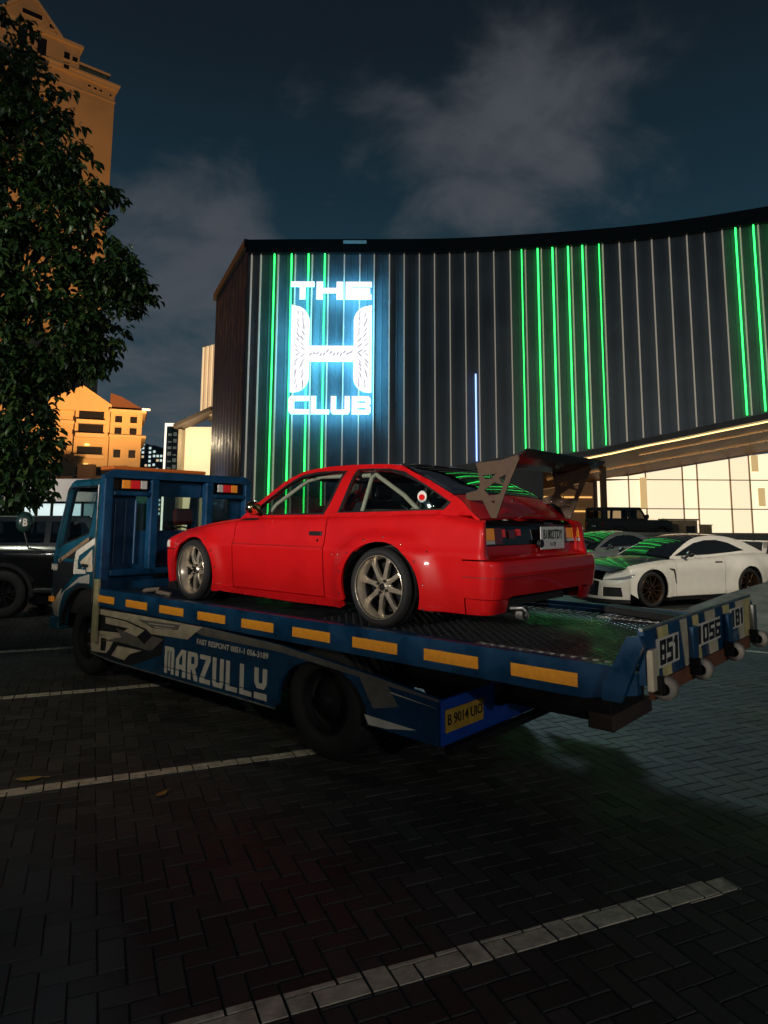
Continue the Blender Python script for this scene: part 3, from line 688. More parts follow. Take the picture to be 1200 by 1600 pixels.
bldg_box(tw, -24.5, -11.8, -2.2, -.003, 76.5, 81.8, None, 'balcony_bay')
def win(root, x, z, w, h, y=0., frame=.14):
    f = MB().prism(rc(-w / 2 - frame, -h / 2 - frame, w / 2 + frame, h / 2 + frame), (x, y - .012, z), (1, 0, 0), (0, 0, 1), .10, [rc(-w / 2, -h / 2, w / 2, h / 2)]).build('window', M_STUT, root)
    MB().bb(x - w / 2, x + w / 2, y - .03, y - .004, z - h / 2, z + h / 2).build('pane', M_WIN, f); return f
for x, z, w, h, y in ((-9.0, 86.3, 1.0, 1.4, -.6), (-7.6, 86.2, .9, 1.0, -.6), (-9.0, 84.0, .9, .9, -.752), (-13.2, 85.6, 1.5, 4.4, -.6), (-16.4, 86.3, 1.5, 4.4, -.6), (-19.4, 87.3, 1.0, 1.4, -.6), (-21.3, 87.7, 1.0, 1.4, -.6),
                    (-15.2, 91.1, 3.2, 1.0, -1.2), (-11.9, 90.3, 0.9, .8, -1.2), (-4.7, 82.5, .5, .5, 0), (-3.6, 82.4, .5, .5, 0), (-2.6, 82.4, .5, .5, 0), (-.8, 82.2, .4, .5, 0),
                    (-13.6, 79.5, 1.9, .9, -2.2), (-16.4, 79.7, 1.9, .9, -2.2), (-19.2, 79.9, 1.9, .9, -2.2), (-22.2, 80.1, 1.9, .9, -2.2)): win(tw, x, z, w, h, y)
for i in range(10):
    for k in range(14):
        if i > 5: win(tw, -6 - i * 3.1, 72 - k * 3.6, 1.3, 1.6, 0)
lw = thing('hotel_wing', 'lower orange lit hotel wing with balconies seen above the truck cab', 'building', (-34.6, 95.5, 0), R(21))
bldg_box(lw, -32, -9.0, 1.2, 16, 0, 17.2); bldg_box(lw, -9.0, -4.4, .6, 16, 0, 16.6); bldg_box(lw, -4.4, -.2, 0, 14, 0, 16.6); bldg_box(lw, -4.5, .4, -.4, 14.2, 13.0, 13.35, M_STUT, 'cornice'); bldg_box(lw, -32, -8.7, .9, 1.197, 14.7, 15.2, M_STUT, 'cornice')
bldg_box(lw, -4.6, .3, -.3, 14.2, 16.603, 17.0, M_STUT, 'cornice')
mb = MB(); mb.prism([(-12.5, 16.6), (-4.2, 16.6), (-4.4, 17.7), (-8.2, 20.2), (-12.5, 18)], (0, .4, 0), (1, 0, 0), (0, 0, 1), -10); mb.build('gable', M_STU, lw)
mb = MB(); mb.prism([(-4.6, 17.0), (.5, 17.0), (-3.2, 19.0), (-4.6, 19.4)], (0, .6, 0), (1, 0, 0), (0, 0, 1), -9); mb.build('roof', M_ROOF, lw)
for z in (15.6, 13.75, 11.6 - .9, 8.0 - .5): 
    for x in (-3.35, -1.35): win(lw, x, z if z != 13.75 else 13.95, .95, 1.15 if z < 13 else .95, 0, .1)
for k, z in enumerate((15.9, 14.0, 11.0, 8.2, 5.4)):
    f = MB().bb(-8.5, -5.3, .42, .597, z - .55, z + .55 + (.25 if k < 2 else 0)).build('balcony_opening', M_WIN, lw)
    MB().bb(-8.8, -5.0, -.3, .4, z - 1.15, z - .60).build('balcony', M_STUT, lw)
    if k > 1: MB().bb(-7.6, -7.0, .30, .415, z + .75, z + .95).build('balcony_lamp', mat('balcony_lamp', (.9, .6, .2), .5, emit=(1, .65, .2), es=2.5), lw)
MB().bb(-.3, .8, -.8, -.4, 17.0, 17.25).build('roof_light', mat('roof_edge_light', (.9, .6, .5), .5, emit=(1, .75, .55), es=1.6), lw)
hs = thing('hotel_hall', 'long low dark brown building below the orange hotel', 'building', (-38, 88, 0)); bldg_box(hs, -24, 5, 0, 6, 0, 7.1, mat('brown_wall', (.045, .03, .03), .8))
bldg_box(hs, -1.8, .2, -1.0, -.01, 0, 8.6, MATS['brown_wall'], 'porch')

# low white shop front seen past the truck cab
sh = thing('white_shop', 'low white shop front with bright windows behind the black off-roader', 'building', (-14.3, 30, 0))
M_SHOP = mat('shop_white', (.62, .57, .52), .7, var=.06, vscale=1)
MB().bb(-9, 2.2, 0, 6, 2.42, 3.42).build('fascia', M_SHOP, sh); MB().bb(-9, 2.2, .7, 6, 0, 2.417).build('wall', mat('shop_dark', (.05, .05, .05), .6), sh)
M_SHL = mat('shop_window_light', (.7, .75, .75), .3, emit=(.72, .95, .95), es=.62); M_SHD = mat('shop_window_dim', (.2, .3, .3), .3, emit=(.3, .6, .6), es=.18)
for i in range(16):
    x = -8.9 + i * .69
    w = MB().bb(x, x + .60, .45, .697, .9, 2.35).build('window', M_BLACKP, sh)
    MB().bb(x + .03, x + .57, .42, .447, 1.0, 2.32).build('pane', M_SHD if i in (4, 9, 14, 15) else M_SHL, w)
for x in (-2.6, .2): MB().bb(x, x + .62, .36, .41, 1.05, 1.5).build('poster', mat('maroon_poster', (.22, .02, .05), .6, emit=(.5, .05, .1), es=.25), sh)

# distant skyline
sk = random.Random(11)
def tower(x, y, w, h, label):
    t = thing('office_tower', label, 'skyscraper', (x, y, 0), 0, 'distant towers with lit windows')
    MB().bb(-w / 2, w / 2, 0, 20, 0, h).build('wall', mat('far_facade', (.10, .12, .14), .6), t)
    mb = MB(); mc = MB()
    for k in range(int(h / 2.6)):
        for j in range(int(w / 2.1)):
            if sk.random() < .48: (mb if sk.random() < .7 else mc).bb(-w / 2 + .5 + j * 2.1, -w / 2 + 1.8 + j * 2.1, -.2, -.01, 1 + k * 2.6, 2.3 + k * 2.6)
    a = mb.build('lit_windows', mat('far_lit_window', (.5, .6, .6), .4, emit=(.75, .95, .9), es=.8), t); a['kind'] = 'stuff'
    a = mc.build('warm_windows', mat('far_warm_window', (.6, .5, .4), .4, emit=(1, .75, .45), es=.7), t); a['kind'] = 'stuff'
tower(-141.5, 400, 8, 45, 'slim distant tower left of the hill, nearest the hotel wing')
tower(-133.0, 395, 8, 43, 'distant tower block with scattered lights beside the slim glass tower')
tower(-150.5, 410, 9, 47, 'distant tower block mostly hidden behind the hotel wing')
mb = MB(); mb.prism([(-175, 0), (-110, 0), (-110, 58), (-122, 60), (-131, 57.5), (-133.5, 54), (-140, 51), (-150, 49), (-175, 46)], (0, 470, 0), (1, 0, 0), (0, 0, 1), -40); o = mb.build('hill', mat('hill_dark', (.06, .08, .09), .9)); tag(o, 'dark hill on the horizon behind the towers', None, None, 'structure')

# ------------------------------------------------------------------ tree
def leaf_mats():
    out = []
    for i, c in enumerate(((.024, .052, .018), (.036, .070, .018), (.018, .042, .018), (.062, .092, .022))):
        out.append(mat('leaf_%d' % i, c, .38, var=.25, vscale=3, spec=.5))
    return out
LMS = leaf_mats()
def build_tree():
    t = thing('broadleaf_tree', 'big dark leafy tree overhanging the left edge', 'tree', (-7.35, 13.4, 0))
    base = Vector((-7.35, 13.4, 0))
    M_BARK = mat('bark', (.07, .05, .035), .9, var=.3, bump=.5, bscale=20)
    rn = random.Random(5)
    MB().tube([(0, 0, -.1), (.05, .02, 1.2), (-.05, .0, 2.6), (-.2, .1, 4.2), (-.3, .1, 6.0), (-.4, 0, 8.0)], [.22, .17, .15, .13, .10, .05], 12).build('trunk', M_BARK, t)
    blobs = [(-8.3, 13.2, 11.6, 1.0), (-7.6, 13, 10.4, 1.0), (-8.6, 12.6, 9.6, 1.4), (-7.2, 13, 9.2, 1.15), (-6.55, 13, 8.45, .85), (-5.95, 13, 8.15, .6), (-8.2, 12.6, 8.0, 1.5), (-7.1, 12.8, 7.4, 1.2), (-6.1, 13, 7.0, .85), (-5.55, 13.1, 6.55, .75), (-5.15, 13.1, 6.25, .5), (-5.6, 13, 5.75, .65),
             (-8.3, 12.6, 6.4, 1.5), (-7.0, 12.8, 5.9, 1.2), (-6.3, 12.8, 5.3, .9), (-5.75, 13, 4.95, .6), (-8.2, 12.5, 4.8, 1.3), (-7.2, 12.8, 4.3, 1.0), (-6.5, 13, 4.35, .6), (-7.7, 12.6, 3.3, 1.0), (-7.0, 12.9, 3.2, .75), (-6.75, 12.9, 2.75, .45), (-8.5, 12.8, 2.7, .7), (-7.75, 12.9, 2.35, .55), (-7.2, 12.7, 2.25, .55), (-6.75, 12.8, 2.35, .42), (-7.9, 12.6, 1.95, .5), (-9.4, 13, 7, 2.0), (-9.6, 13, 10, 1.8), (-9.4, 13, 4.2, 1.5)]
    for i, (x, y, z, r) in enumerate(blobs):
        a = Vector((-.2, .1, min(max(z - 2.0, 2.4), 7.6))); c = Vector((x, y, z)) - base; mid = (a + c) / 2 + Vector((0, 0, .25))
        MB().tube([a, mid, c], [.05, .035, .012], 6).build('limb', M_BARK, t)
    # leaf meshes: folded lance shape
    lv = []
    for k in range(6):
        m = LMS[k % 4]; fold = .25 + .1 * k; droop = .15 + .12 * (k % 3)
        P = []; n = 5
        for i in range(n + 1):
            s = i / n; w = .30 * math.sin(PI * min(1, s * .95 + .04)) ** .8 * (1 - .25 * s); zc = -droop * s * s
            P += [(s, -w, zc + w * fold), (s, 0, zc), (s, w, zc + w * fold)]
        fs = []
        for i in range(n): fs += [(3 * i, 3 * i + 3, 3 * i + 4, 3 * i + 1), (3 * i + 1, 3 * i + 4, 3 * i + 5, 3 * i + 2)]
        lv.append((P, fs, m))
    pos = []
    for (x, y, z, r) in blobs:
        ncl = int(120 * r ** 2 + 34)
        for _ in range(ncl):
            d = Vector((rn.gauss(0, 1), rn.gauss(0, 1), rn.gauss(0, 1))).normalized() * r * (rn.random() ** .45)
            c = Vector((x, y, z)) + Vector((d.x, d.y * .8, d.z * .9))
            if math.sin(c.x * 5.1 + 1.3 * c.z) + math.sin(c.z * 4.3 - c.x * 1.7 + 2) + .8 * math.sin(c.y * 4.7 + c.z * 2.9) < -1.25: continue
            out = Vector((d.x, d.y, -.25)).normalized() if d.length else Vector((1, 0, 0))
            a0 = rn.random() * 6.28; nl = rn.randint(6, 10)
            for j in range(nl):    # a whorl of drooping leaves at a twig end
                a = a0 + 6.283 * j / nl + rn.uniform(-.3, .3)
                dr = Vector((math.cos(a), math.sin(a), rn.uniform(-.9, .25))) + out * .55
                pos.append((c + Vector((rn.gauss(0, .05), rn.gauss(0, .05), rn.gauss(0, .05))), dr.normalized(), rn.uniform(.10, .22), rn.randrange(6), rn.uniform(-.6, .6)))
    def mtx(p):
        c, d, s, k, roll = p; q = d.to_track_quat('X', 'Z'); return Matrix.Translation(c - base) @ q.to_matrix().to_4x4() @ Matrix.Rotation(roll, 4, 'X') @ Matrix.Scale(s, 4)
    # the 300 leaves that show largest: front of the crown, in frame
    def key(p):
        c = p[0]; vis = abs(c.x / c.y) < .57; return (0 if vis else 1, c.length / p[2])
    srt = sorted(range(len(pos)), key=lambda i: key(pos[i])); front = set(srt[:300])
    single = []
    for P, fs, m in lv:
        me = bpy.data.meshes.new('leaf'); me.from_pydata(P, [], fs); me.update(); me.materials.append(m); me.polygons.foreach_set('use_smooth', [True] * len(fs)); single.append(me)
    V = []; F = []; MI = []
    for i, p in enumerate(pos):
        mm = mtx(p)
        if i in front:
            o = bpy.data.objects.new('leaf', single[p[3]]); link(o, t); o.matrix_local = mm
        else:
            P, fs, _ = lv[p[3]]; b = len(V); V += [tuple(mm @ Vector(q)) for q in P]; F += [tuple(b + j for j in f) for f in fs]; MI += [p[3] % 4] * len(fs)
    me = bpy.data.meshes.new('crown'); me.from_pydata(V, [], F); me.update()
    for m in LMS: me.materials.append(m)
    me.polygons.foreach_set('material_index', MI); me.polygons.foreach_set('use_smooth', [True] * len(F))
    o = bpy.data.objects.new('crown', me); link(o, t); o['kind'] = 'stuff'
build_tree()

# ================================================================== VEHICLES
AL = R(48.78); UU = Vector((-math.sin(AL), math.cos(AL), 0)); VV = Vector((math.cos(AL), math.sin(AL), 0))
def tpos(s, n, z=0.): return UU * s + VV * n + Vector((0, 0, z))
NA, NB = (-1, 0, 0), (0, 0, 1)         # near side faces: text runs towards the rear
RA = (0, -1, 0)                        # rear faces
def wheel(parent, x, y, z, r, w, rim_r, side, style='spoke8', rim_m=None, steer=0., spoke_m=None):
    """rim mesh with tyre, spokes, hub as sub-parts; side=+1 outer face towards +y"""
    rim_m = rim_m or M_RIM; o_ = side
    def L_(prof): return [(o_ * a, b) for a, b in prof]
    lip = rim_r
    rim = MB().lathe(L_([(-.004, lip * .985), (0, lip), (-.008, lip * 1.01), (-.03, lip * .965), (-.060, lip * .91), (-.085, lip * .885)]), 'y', 44).build('wheel', rim_m, parent)
    rim.location = (x, y, z); rim.rotation_euler = (0, 0, steer)
    sh_ = r - lip
    MB().lathe(L_([(-.085, lip * .885), (-w * .9, lip * .87), (-w * .95, lip)]), 'y', 36).build('barrel', mat('barrel_dark', (.05, .047, .043), .5, metal=.4, var=.3), rim)
    MB().lathe(L_([(-.012, lip * .97), (-.004, lip * 1.02), (.006, lip + sh_ * .3), (.004, lip + sh_ * .62), (-.012, r - .012), (-.03, r - .002), (-w * .28, r), (-w * .30, r - .007), (-w * .33, r - .007), (-w * .35, r), (-w * .65, r), (-w * .67, r - .007), (-w * .70, r - .007), (-w * .72, r), (-w + .03, r - .002), (-w + .0, r - .02), (-w - .006, lip + sh_ * .4), (-w * .97, lip * .95)]), 'y', 48).build('tyre', M_RUB, rim)
    MB().lathe(L_([(-w * .68, .01), (-w * .68, lip * .80)]), 'y', 30).build('brake_disc', M_CHAS, rim)
    sm = spoke_m or rim_m
    if style == 'dish':
        MB().lathe(L_([(-.05, .0), (-.05, lip * .45), (-.11, lip * .6), (-.12, lip * .9)]), 'y', 32).build('disc', sm, rim)
        MB().lathe(L_([(.0, .0), (.0, lip * .18), (-.05, lip * .24)]), 'y', 20).build('hub', M_CHAS, rim)
        return rim
    ns_ = 8 if style == 'spoke8' else 10
    for k in range(ns_):
        a = 2 * PI * k / ns_ + .2; ca, sa = math.cos(a), math.sin(a); mb = MB()
        st = [(.05, -.062, .022, .022), (lip * .45, -.062, .017, .026), (lip * .75, -.070, .0175, .024), (lip * .90, -.082, .027, .02)] if style == 'spoke8' else [(.05, -.03, .016, .02), (lip * .5, -.022, .011, .02), (lip * .94, -.020, .013, .02)]
        vs = []
        for rr_, yy, hw, th in st:
            for u_, v_ in ((-1, 0), (-.55, .35), (.55, .35), (1, 0), (1, -1), (-1, -1)):
                t_ = u_ * hw; vs.append((rr_ * ca - t_ * sa, o_ * (yy + v_ * th), rr_ * sa + t_ * ca))
        fs = []
        for i in range(len(st) - 1):
            for j in range(6): fs.append((i * 6 + j, i * 6 + (j + 1) % 6, (i + 1) * 6 + (j + 1) % 6, (i + 1) * 6 + j))
        fs += [(0, 1, 2, 3, 4, 5), tuple((len(st) - 1) * 6 + j for j in range(6))]
        mb.add(vs, fs, False); mb.build('spoke', sm, rim)
    MB().lathe(L_([(-.052, .0), (-.050, .034), (-.056, .036), (-.062, .062), (-.09, .066)]), 'y', 24).build('hub', sm, rim)
    MB().lathe(L_([(-.040, .0), (-.042, .024), (-.054, .028)]), 'y', 16).build('hub_cap', M_CHAS, rim)
    mb = MB()
    for k in range(4):
        a = 2 * PI * k / 4 + .5; mb.lathe(L_([(-.044, 0), (-.044, .010), (-.07, .011)]), 'y', 8, (.047 * math.cos(a), 0, .047 * math.sin(a)))
    mb.build('lug_nuts', M_CHAS, rim); return rim

# ------------------------------------------------------------------ tow truck
trk = thing('tow_truck', 'blue flatbed tow truck with orange reflector strips carrying the red hatchback', 'tow truck', tpos(0, 4.5), R(90 + 48.78))
def checker_mat():
    m = mat('chequer_plate', (.075, .082, .09), .27, metal=.85)
    t = m.node_tree; b = t.nodes['Principled BSDF']; tcn = t.nodes.new('ShaderNodeTexCoord')
    hs_ = []
    for rot in (R(45), R(-45)):
        mp = t.nodes.new('ShaderNodeMapping'); mp.inputs['Rotation'].default_value = (0, 0, rot); t.links.new(tcn.outputs['Object'], mp.inputs[0])
        v = t.nodes.new('ShaderNodeTexBrick'); v.inputs['Scale'].default_value = 22; v.inputs['Mortar Size'].default_value = .055; v.inputs['Mortar Smooth'].default_value = .6; v.inputs['Brick Width'].default_value = .9; v.inputs['Row Height'].default_value = .9; v.offset = .5
        t.links.new(mp.outputs[0], v.inputs['Vector']); hs_.append(v.outputs['Fac'])
    a = t.nodes.new('ShaderNodeMath'); a.operation = 'ADD'; t.links.new(hs_[0], a.inputs[0]); t.links.new(hs_[1], a.inputs[1])
    bp = t.nodes.new('ShaderNodeBump'); bp.inputs['Strength'].default_value = .8; bp.inputs['Distance'].default_value = .008; t.links.new(a.outputs[0], bp.inputs['Height']); t.links.new(bp.outputs[0], b.inputs['Normal'])
    nz = t.nodes.new('ShaderNodeTexNoise'); nz.inputs['Scale'].default_value = 5; nz.inputs['Detail'].default_value = 5; t.links.new(tcn.outputs['Object'], nz.inputs['Vector'])
    r = t.nodes.new('ShaderNodeMapRange'); r.inputs[1].default_value = .3; r.inputs[2].default_value = .7; r.inputs[3].default_value = .2; r.inputs[4].default_value = .5; t.links.new(nz.outputs['Fac'], r.inputs[0]); t.links.new(r.outputs[0], b.inputs['Roughness'])
    return m
MB().bb(1.42, 7.05, -.80, .80, .885, .932).build('bed_floor', checker_mat(), trk)
lug = MB()
for ix in range(62):
    for iy in range(40):
        x, y = 1.46 + ix * .040, -.78 + iy * .040
        if y > .79: continue
        a = R(45) if (ix + iy) % 2 else R(-45); c, s_ = math.cos(a), math.sin(a); P = [(-.017, 0), (0, -.0055), (.017, 0), (0, .0055)]
        lug.add([(x + p * c - q * s_, y + p * s_ + q * c, .9315) for p, q in P] + [(x - .006 * c, y - .006 * s_, .9368), (x + .006 * c, y + .006 * s_, .9368)], [(0, 1, 4), (1, 5, 4), (1, 2, 5), (2, 3, 5), (3, 4, 5), (3, 0, 4)])
lug.build('plate_lugs', mat('lug_steel', (.16, .17, .18), .28, metal=.85), trk, 0, None, 'stuff')
MB().bb(2.45, 7.05, .803, 1.005, .885, .932).build('bed_floor_edge', M_BLUE, trk); MB().bb(3.15, 7.05, -1.005, -.803, .885, .932).build('bed_floor_edge', M_BLUE, trk)
for s_ in (1, -1):
    y0, y1 = (1.008, 1.066) if s_ > 0 else (-1.066, -1.008)
    mb = MB(); mb.prism([(-7.05, .792), (-1.62, .782), (-1.33, .84), (-1.33, .945), (-1.44, .966), (-7.05, .966)], (0, y0, 0), (-1 * 1, 0, 0), NB, y1 - y0)
    # A axis is -x, so outline x values are negated
    o = MB(); o.prism([(-7.05, .792), (-1.62, .782), (-1.33, .84), (-1.33, .945), (-1.44, .966), (-7.05, .966)], (0, y0, 0), NA, NB, y1 - y0)
    o.build('side_rail', M_BLUE, trk, .008)
    # open ladder grid at the tail
    xa, xb = (1.44, 2.43) if s_ > 0 else (1.50, 3.12)
    n = int((xb - xa) / .066)
    ya, yb = (.81, 1.0) if s_ > 0 else (-1.0, -.81)
    for i in range(n):
        x = xa + .03 + i * (xb - xa) / n; MB().bb(x, x + .014, ya, yb, .905, .942).build('rung', M_STEEL, trk)
    for y in (ya, yb): MB().bb(xa, xb, y - .008, y + .008, .90, .936).build('ladder_bar', M_STEEL, trk)
    MB().bb(xa, xb, ya, yb, .80, .81).build('ladder_pan', M_CHAS, trk)
for i in range(-1, 8):
    x1 = 6.39 - .621 * i; wdt = .40 if i >= 0 else .33
    if i == -1: x1 = 6.96
    MB().prism(rc(-x1, .832, -x1 + wdt, .902), (0, 1.066, 0), NA, NB, .004).build('reflector_strip', M_ORANGE, trk, .002)
# rail end bracket and corner arm beside the tail flap
mb = MB(); mb.prism([(-1.50, .80), (-1.40, .80), (-1.28, 1.09), (-1.30, 1.135), (-1.36, 1.125), (-1.50, .86)], (0, 1.068, 0), NA, NB, .03); mb.build('corner_arm', M_BLUE, trk, .005)
mb = MB(); mb.prism([(-1.50, .80), (-1.40, .80), (-1.28, 1.09), (-1.30, 1.135), (-1.36, 1.125), (-1.50, .86)], (0, -1.098, 0), NA, NB, .03); mb.build('corner_arm', M_BLUE, trk, .005)
# far corner loading ramp plate, folded
MB().box((1.98, -.88, .985), (.60, .22, .05), Euler((0, R(-4), R(6))).to_matrix()).build('ramp_plate', M_CHAS, trk, .01); MB().bb(1.5, 3.3, -1.13, -1.07, .86, 1.0).build('far_rail_cap', M_BLUE, trk, .01)
# tail flap
fl_x = 1.295
MB().bb(fl_x, fl_x + .035, -1.09, 1.04, .885, 1.155).build('tail_flap', M_BLUE, trk, .004)
MB().bb(fl_x - .006, fl_x + .03, -.99, .93, .80, .883).build('flap_board', M_RUST, trk, .006)
tops = [1.03, .86, .70, .50, .385, .28, .17, .04, -.17, -.35, -.50, -.66, -.86, -1.06]
M_YEL = mat('yellow_stripe', (.55, .46, .20), .55, var=.3, vscale=9); M_TEAL = mat('teal_stripe', (.01, .13, .12), .5, var=.3)
for i in range(len(tops) - 1):
    a, b = tops[i], tops[i + 1]; k = .07
    if i % 2 == 1 or i == 12:
        MB().prism([(-a + k + .0, .89), (-b + k * .6, .89), (-b - .0, 1.15), (-a, 1.15)] if i < 12 else rc(-a, .89, -b, 1.15), (fl_x, 0, 0), RA, NB, .003).build('stripe', M_YEL if i % 4 != 3 else M_CREAM, trk)
for txt, y, w_, z, h in (('851', .85, .090, .955, .125), ('1056', .235, .108, .975, .105), ('181', -.52, .095, .99, .11)):
    MB().prism(rc(-y - .03, z - .012, -y + (len(txt) * 1.16 + .02) * w_, z + h + .012), (fl_x, 0, 0), RA, NB, .0045).build('number_ground', M_LETT, trk)
    for i, ch in enumerate(txt): letter('number', ch, w_, h, (fl_x, y - i * w_ * 1.16 - .01, z), RA, NB, .002, M_BLKD, trk, .30, .2, .0045, .06)
for y, m in ((.985, M_CREAM), (.33, M_BLUE), (-.40, M_BLUE), (-1.055, M_STEEL)):
    MB().bb(fl_x - .035, fl_x - .003, y - .045, y + .045, .86, 1.10 if y < .9 else 1.06).build('flap_bracket', m, trk, .006)
for y in (.93, .33, -.37, -1.02):
    rl = MB().lathe([(-.055, .0), (-.055, .048), (-.045, .056), (.02, .056), (.02, .03)], 'y', 24, (fl_x - .055, y, .865)).build('roller', mat('roller_nylon', (.21, .19, .16), .55, var=.2), trk)
    MB().bb(fl_x - .06, fl_x - .01, y + .023, y + .05, .84, .93).build('roller_arm', M_CHAS, rl)
MB().tube([(fl_x + .01, 1.05, 1.158), (fl_x + .01, -1.1, 1.160)], .010, 8).build('flap_edge', M_STEEL, trk)
# subframe under the bed
for y in (-.42, .42): MB().bb(2.1, 7.1, y - .06, y + .06, .70, .884).build('bed_beam', M_CHAS, trk)
for x in (2.0, 2.6, 3.3, 4.0, 4.7, 5.4, 6.1, 6.8): MB().bb(x - .04, x + .04, -1.0, 1.0, .80, .882).build('cross_member', M_CHAS, trk)
for y in (-.38, .38): MB().bb(2.5, 8.2, y - .05, y + .05, .46, .62).build('chassis_rail', M_CHAS, trk)
MB().bb(1.80, 2.55, -.28, .28, .44, .70).build('underlift_box', M_CHAS, trk, .01); MB().bb(1.78, 1.95, -.36, .30, .40, .50).build('underlift_bar', mat('grimy_brown', (.035, .022, .016), .8, var=.4), trk, .01)
# side skirts with print
sk_out = [(7.17, .30), (6.69, .27), (4.15, .272)] + [(x, z) for x, z in ell(3.64, .36, .49, .30, -10, 0, 2)][::-1] + ell(3.64, .36, .45, .31, 5, 172, 22) + [(3.16, .335), (2.58, .32), (2.58, .60), (3.1, .66), (4.1, .745), (5.15, .775), (7.17, .775)]
sk_out = [(7.17, .30), (6.69, .27), (4.15, .272)] + ell(3.64, .36, .46, .315, -8, 186, 24) + [(3.16, .335), (2.58, .32), (2.58, .60), (3.1, .66), (4.1, .745), (5.15, .775), (7.17, .775)]
neg = lambda l: [(-x, z) for x, z in l]
for y in (1.0, -1.03): MB().prism(neg(sk_out), (0, y, 0), NA, NB, .03).build('side_skirt', M_BLUE, trk, .004)
SY = 1.03
def dec(l, m, base=0., t=.0025, name='decal', y=SY): return MB().prism(neg(l), (0, y, 0), NA, NB, t, (), base).build(name, m, trk)
dec([(5.20, .772), (4.1, .742), (3.1, .655), (2.58, .597), (2.58, .585), (3.1, .622), (4.08, .69), (5.12, .695), (5.35, .735)], M_GREYD)
dec([(7.16, .77), (7.16, .30), (6.69, .275), (6.3, .275), (5.75, .45), (5.72, .62), (5.2, .69), (5.2, .77)], M_BLKD)
dec([(7.15, .75), (6.13, .765), (5.12, .765), (5.34, .635), (5.95, .615), (6.04, .65), (6.43, .695), (6.85, .70), (7.15, .70)], M_CREAM, .0025)
dec([(6.2, .725), (5.46, .750), (5.50, .70), (5.92, .67)], M_GREYD, .005); dec([(6.0, .712), (5.55, .728), (5.55, .722), (5.98, .704)], M_LETT, .0075); dec([(5.9, .69), (5.6, .70), (5.6, .695), (5.88, .683)], M_LETT, .0075)
dec([(6.85, .685), (6.45, .682), (6.07, .635), (6.3, .515), (7.02, .485), (7.02, .53), (6.52, .56), (6.38, .62), (6.85, .62)], M_CREAM, .0025)
dec([(7.15, .515), (6.64, .495), (6.74, .375), (6.80, .33), (7.13, .31)], M_CREAM, .0025); dec([(6.92, .47), (6.80, .47), (6.82, .35), (6.92, .34)], M_BLKD, .005)
dec([(6.57, .43), (6.11, .44), (6.33, .38), (6.43, .31), (6.69, .32)], M_CREAM, .0025); dec([(5.93, .60), (5.735, .59), (5.92, .47), (6.10, .48)], M_GREYD, .0025)
dec([(6.62, .60), (6.2, .56), (5.95, .46), (6.55, .47), (6.9, .44), (6.5, .52)], M_GREYD, .0052)
dec([(3.14, .60), (2.75, .56), (2.6, .545), (3.0, .575)], M_CREAM, .0025); dec([(3.2, .40), (2.75, .385), (3.0, .345), (3.16, .34)], M_LETT, .0025); dec([(3.25, .64), (3.0, .62), (2.9, .50), (3.12, .45)], M_GREYD, .0025)
MB().tube([(7.17, 1.02, .295), (6.69, 1.02, .263), (4.15, 1.02, .266)], .012, 6).build('skirt_edge', M_STEEL, trk)
for i, ch in enumerate('MARZULLY'):
    x = 5.70 - i * .1875; letter('letter', ch, .155, .235, (x, SY, .302), NA, NB, .003, M_LETT, trk, .33, .16)
    MB().prism(rc(-x - .006, .352, -x + .161, .358), (0, SY, 0), NA, NB, .0045).build('letter_cut', M_BLUE, trk)
text('phone_lettering', 'FAST RESPONT 0851-1 056-3189', .062, (5.20, SY, .618), NA, (-.0, 0, 1), M_LETT, trk, 'LEFT', .0008, 1.13, .0012)['kind'] = 'stuff'
# tail board and plate
MB().bb(2.555, 2.577, -1.0, 1.03, .325, .598).build('tail_board', M_BLUE3, trk, .006)
M_YPL = mat('yellow_plate', (.36, .22, .03), .5, var=.25, vscale=12)
pl = MB().prism(rc(-1.0, .40, -.58, .535), (2.553, 0, 0), RA, NB, .006).build('number_plate', M_YPL, trk, .003)
text('plate_text', 'B 9014 UIO', .088, (2.545, .79, .445), RA, NB, M_BLKD, pl, 'CENTER', .0008, .92, .001)
MB().bb(2.50, 2.56, -1.0, 1.0, .28, .322).build('rear_bumper', M_CHAS, trk)
# wheels
for y, s_ in ((.99, 1), (-.99, -1)):
    wheel(trk, 3.64, y, .395, .395, .20, .235, s_, 'dish', M_CHAS, 0, M_CHAS); wheel(trk, 3.64, y - s_ * .235, .395, .395, .20, .235, s_, 'dish', M_CHAS, 0, M_CHAS)
    wheel(trk, 7.45, y - s_ * .06, .395, .395, .20, .235, s_, 'dish', M_CHAS, 0, M_RIMD)
MB().tube([(3.64, -.9, .39), (3.64, .9, .39)], .07, 10).build('rear_axle', M_CHAS, trk); MB().tube([(7.45, -.8, .39), (7.45, .8, .39)], .05, 10).build('front_axle', M_CHAS, trk)
mb = MB()
a_ = ell(3.64, .37, .47, .33, 5, 175, 16)
for i in range(16):
    (x0, z0), (x1, z1) = a_[i], a_[i + 1]; mb.add([(x0, .5, z0), (x1, .5, z1), (x1, 1.0, z1), (x0, 1.0, z0)], [(0, 1, 2, 3)], True)
mb.build('mudguard', M_CHAS, trk)
